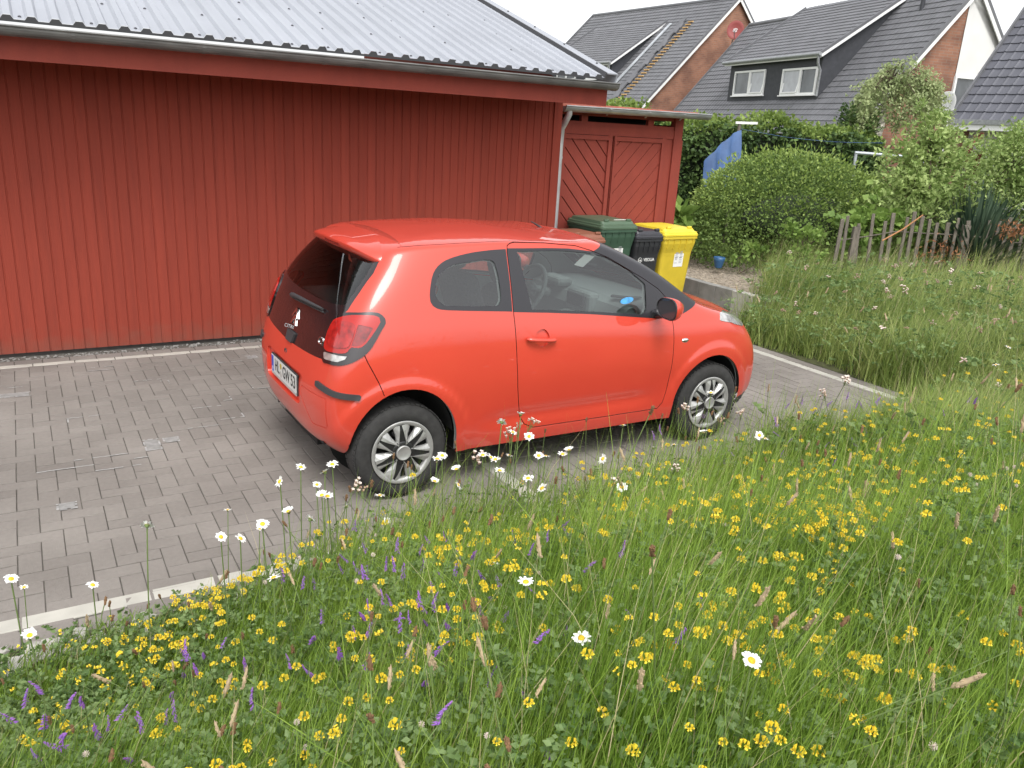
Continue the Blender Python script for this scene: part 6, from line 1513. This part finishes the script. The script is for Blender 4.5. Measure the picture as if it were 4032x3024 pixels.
DAISY= [(1.2, 0.96, 1.04, 0.048), (1.05, 1.34, 0.9, 0.047), (1.05, 1.6, 0.91, 0.047), (1.33, 2.25, 0.55, 0.047), (0.56, 2.31, 0.66, 0.047), (0.07, 2.96, 0.4, 0.047), (-0.16, 2.73, 0.61, 0.047), (-0.15, 3.19, 0.32, 0.035), (-0.12, 2.49, 0.54, 0.047), (0.27, 3.0, 0.58, 0.062), (0.6, 3.21, 0.48, 0.035), (0.49, 2.78, 0.59, 0.047), (0.55, 2.74, 0.59, 0.047), (0.64, 2.78, 0.61, 0.055), (0.72, 3.18, 0.38, 0.035), (0.77, 2.9, 0.58, 0.051), (0.82, 3.21, 0.57, 0.063), (0.91, 3.21, 0.62, 0.052), (1.05, 3.21, 0.61, 0.053), (1.01, 3.19, 0.59, 0.064), (0.97, 3.18, 0.54, 0.044), (0.95, 2.97, 0.58, 0.068), (0.92, 2.95, 0.6, 0.049), (0.8, 2.71, 0.63, 0.052), (1.11, 3.2, 0.4, 0.042), (1.17, 2.95, 0.55, 0.047), (1.31, 3.21, 0.28, 0.043), (1.58, 3.2, 0.57, 0.079), (1.53, 3.15, 0.58, 0.065), (1.55, 2.99, 0.59, 0.05), (1.5, 3.11, 0.49, 0.047), (1.46, 2.8, 0.61, 0.047), (1.79, 3.06, 0.57, 0.096), (1.78, 3.09, 0.57, 0.066), (1.95, 3.2, 0.51, 0.046), (1.76, 3.13, 0.57, 0.053), (1.71, 2.88, 0.6, 0.062), (1.99, 3.18, 0.73, 0.05), (1.89, 3.19, 0.7, 0.058), (1.95, 3.18, 0.64, 0.05), (2.04, 3.17, 0.61, 0.055), (1.98, 2.98, 0.59, 0.066), (2.02, 2.98, 0.58, 0.057), (2.11, 2.97, 0.58, 0.071), (2.14, 2.96, 0.6, 0.08), (2.2, 2.77, 0.62, 0.065), (1.76, 2.72, 0.62, 0.056), (1.69, 2.5, 0.68, 0.056), (1.9, 2.26, 0.75, 0.047), (2.62, 3.16, 0.59, 0.044), (3.23, 3.16, 0.7, 0.083), (2.96, 2.91, 0.59, 0.058), (3.11, 2.67, 0.64, 0.052), (3.12, 2.64, 0.63, 0.047), (6.57, 3.34, 0.63, 0.08), (2.86, 3.17, 0.42, 0.046), (3.02, 3.18, 0.41, 0.047), (2.69, 1.13, 0.57, 0.04), (2.57, 1.08, 0.56, 0.027), (1.78, 3.19, 0.18, 0.037), (1.96, 3.17, 0.15, 0.047), (6.11, 3.16, 0.58, 0.055), (6.65, 4.59, 0.35, 0.06), (2.42, 3.21, 0.12, 0.035), (2.87, 1.52, 0.5, 0.025), (4.07, 2.99, 0.14, 0.04), (4.88, 3.09, 0.16, 0.044)]
VETCH= [(0.28, 2.2, 0.54), (0.26, 2.16, 0.55), (0.32, 2.15, 0.55), (0.27, 2.04, 0.59), (-0.13, 2.14, 0.56), (-0.11, 2.2, 0.54), (-0.03, 2.03, 0.59), (-0.0, 2.02, 0.6), (0.07, 1.84, 0.66), (0.9, 2.63, 0.43), (0.97, 2.54, 0.45), (0.96, 2.62, 0.42), (0.89, 2.23, 0.53), (0.89, 2.16, 0.56), (1.08, 2.24, 0.53), (1.18, 2.28, 0.52), (1.14, 2.28, 0.52), (1.28, 2.37, 0.49), (1.32, 2.5, 0.46), (0.85, 1.7, 0.69), (0.86, 2.01, 0.6), (0.89, 1.98, 0.61), (1.08, 1.9, 0.63), (1.17, 2.0, 0.6), (1.28, 1.53, 0.74), (1.4, 1.56, 0.72), (1.39, 2.1, 0.57), (1.18, 1.59, 0.72), (0.6, 2.03, 0.59), (0.68, 2.19, 0.54), (0.63, 1.89, 0.63), (0.68, 2.68, 0.42), (1.42, 1.7, 0.69), (1.11, 1.79, 0.67), (0.9, 1.33, 0.77), (1.61, 1.5, 0.74), (3.96, 3.22, 0.5), (4.07, 3.21, 0.52), (4.2, 3.21, 0.44), (3.63, 2.59, 0.43), (4.1, 2.8, 0.39), (4.34, 2.91, 0.37), (4.32, 2.8, 0.39), (4.6, 2.89, 0.37), (4.34, 3.21, 0.47), (4.26, 3.21, 0.47), (4.53, 3.22, 0.5), (4.96, 3.08, 0.35), (5.36, 3.22, 0.36), (3.32, 3.02, 0.36), (3.57, 2.88, 0.37), (3.69, 3.16, 0.35), (2.95, 3.22, 0.49), (2.89, 3.22, 0.46), (3.25, 3.21, 0.53), (4.69, 3.22, 0.41), (3.78, 3.03, 0.35), (4.57, 2.63, 0.43), (4.43, 2.42, 0.48), (3.19, 2.95, 0.37), (-0.05, 1.85, 0.64), (-0.09, 1.92, 0.63), (-0.16, 2.03, 0.59), (1.29, 1.91, 0.63), (0.87, 1.45, 0.76), (0.83, 1.14, 0.8), (0.37, 2.17, 0.55), (1.13, 2.43, 0.48)]
PINK= [(1.95, 3.21, 0.63), (2.09, 3.22, 0.66), (2.0, 3.21, 0.66), (1.16, 3.21, 0.49), (1.19, 3.21, 0.46), (3.11, 3.22, 0.61), (3.4, 3.21, 0.49), (3.55, 3.21, 0.52), (4.48, 3.21, 0.63), (4.27, 3.21, 0.56), (5.76, 3.21, 0.63), (1.78, 3.22, 0.52), (2.67, 2.78, 0.49), (2.27, 2.75, 0.5)]
PD = [daisy_proto(t, h) for t, h in ((.10, False), (.40, False), (.70, False), (.22, False), (.95, False), (.30, True))]
def daisy_label(i, x, y, d):
    if i == 0: return 'large white daisy alone among yellow flowers, nearest to the viewer at the right'
    if i == 1: return 'large white daisy with a yellow centre low in the middle foreground'
    if i == 2: return 'white daisy beside purple vetch in the middle foreground'
    if i == 9: return 'white daisy tilted sideways on a thin stem in front of bare paving'
    return None
for i, (x, y, z, d) in enumerate(DAISY):
    k = (i * 5 + i // 6) % 6 if i > 4 else (1, 3, 0, 0, 1)[i]
    g = float(ground_z(x, y)); c = copy_tree(PD[k], (x, y, z), math.atan2(-x, y) + random.gauss(0, .7) if i < 3 else rz())
    s_ = min(d, .054) / .044; c.scale = (s_,) * 3
    for ch in c.children:
        if ch.name.startswith('stem'): ch.scale.z = max(.12, (z - g + .02) / (.60 * s_))
    c['label'] = daisy_label(i, x, y, d) or ('white daisy on a long stem in the meadow in front of the red car' if x < 6.4 else 'white daisy in the tall grass of the bank right of the paving')
for p_ in PD:
    for ch in list(p_.children): bpy.data.objects.remove(ch)
    bpy.data.objects.remove(p_)
def scatter(kind, name, cat_, label, group, pts, nproto=4, smin=.8, smax=1.2, lean=.25):
    pr = [cluster_proto(name, cat_, label, group, kind) for _ in range(nproto)]
    for i, (x, y, z) in enumerate(pts):
        g = float(ground_z(x, y)); c = copy_tree(pr[i % nproto], (x, y, z), rz(), lean=(random.gauss(0, lean), random.gauss(0, lean))); s_ = random.uniform(smin, smax); c.scale = (s_,) * 3
        for ch in c.children:
            if ch.name.startswith('stem'): ch.scale.z = max(.1, (z - g + .02) / (.34 * s_))
    for p_ in pr:
        for ch in list(p_.children): bpy.data.objects.remove(ch)
        bpy.data.objects.remove(p_)
def rnd_pts(n, fn, zlo, zhi, dmin=.8, dmax=5, amin=-12, amax=72):
    out = []; t = 0
    while len(out) < n and t < 40000:
        t += 1; d = random.uniform(dmin, dmax); a = radians(random.uniform(amin, amax)); x, y = d * sin(a), d * cos(a)
        if not bool(on_meadow(np.array(x), np.array(y))) or random.random() > fn(x, y): continue
        out.append((x, y, float(ground_z(x, y)) + float(canopy(np.array(x), np.array(y))) * random.uniform(zlo, zhi)))
    return out
gs = lambda x, y, a, b_, sx, sy: math.exp(-((x - a) / sx) ** 2 - ((y - b_) / sy) ** 2)
patch = lambda x, y: .5 + .5 * sin(x * 4.3 + 1.3) * sin(y * 5.2 + x)
dens = lambda x, y: min(1, 1.0 * gs(x, y, -.02, 2.6, .2, .35) + 1.5 * gs(x, y, .22, 2.92, .22, .22) + 1.2 * gs(x, y, .55, 3.08, .14, .16) + (.75 * gs(x, y, 2.4, 1.7, 1.1, .75) + .45 * gs(x, y, 3.6, 2.7, 1.4, .5) + .20 * gs(x, y, 1.3, 2.75, .6, .4)) * patch(x, y) ** 1.2 + .03)
YP = rnd_pts(300, dens, .82, 1.12, .9, 4.3)
scatter('trefoil', 'trefoil_flower', 'flower', 'small bright yellow trefoil flower head standing in the meadow grass', 'yellow trefoil flowers of the meadow', YP, 9, .45, .90, .5)
# the far, tiny yellow heads beyond those three hundred
src = cluster_proto('trefoil_flower', 'flower', None, None, 'trefoil'); hv = np.array([v.co[:] for v in src.children[0].data.vertices])
YF = rnd_pts(1000, lambda x, y: .30 * patch(x, y) ** 1.3 + .5 * dens(x, y), .82, 1.1, 1.0, 7.5, 4); V = []; 
me0 = src.children[0].data; polys = [tuple(p_.vertices) for p_ in me0.polygons]
b = MB()
for (x, y, z) in YF:
    s_ = random.uniform(.5, .9); a = rz(); b.add([(x + s_ * (v[0] * cos(a) - v[1] * sin(a)), y + s_ * (v[0] * sin(a) + v[1] * cos(a)), z + s_ * v[2]) for v in hv], polys)
o = b.build('yellow_flowers', M_YEL, fixn=False); tag(o, kind='stuff')
for ch in list(src.children): bpy.data.objects.remove(ch)
bpy.data.objects.remove(src)
scatter('vetch', 'vetch_flower', 'flower', 'purple vetch flower spike hanging from one side of its stem in the meadow', 'purple vetch spikes of the meadow', VETCH + rnd_pts(70, lambda x, y: gs(x, y, .95, 2.2, .6, .5) + .6 * gs(x, y, .0, 1.95, .25, .25) + .35 * gs(x, y, 4.4, 2.8, .9, .35), .85, 1.15, 1.2, 5.5), 4, .75, 1.1, .35)
scatter('campion', 'campion_flower', 'flower', 'loose cluster of pale pinkish white flowers at the meadow edge', 'pale flower clusters of the meadow', PINK + rnd_pts(70, lambda x, y: .25 + .75 * patch(x, y) ** 3, .85, 1.15, 6.6, 10.5, 40, 66), 3, .85, 1.3)
scatter('plantain', 'plantain_stalk', 'seed stalk', 'brown plantain seed head on a thin bare stalk in the meadow', 'brown seed heads of the meadow',
        rnd_pts(150, lambda x, y: .25 + .75 * (y > 2.7), 1.05, 1.75, .9, 4.6), 4, .8, 1.25, .2)
scatter('sorrel', 'grass_seed_head', 'seed stalk', 'pale dry grass seed head above the meadow grass', 'pale seed heads of the meadow', rnd_pts(150, lambda x, y: .3 + .7 * (x > 6), 1.0, 1.45, .9, 9.5), 3, .8, 1.5, .3)
scatter('clover', 'clover_head', 'flower', 'round pale clover head in the meadow grass', 'clover heads of the meadow', rnd_pts(60, lambda x, y: .6, .75, 1.05, .9, 4.5), 2, .8, 1.2)
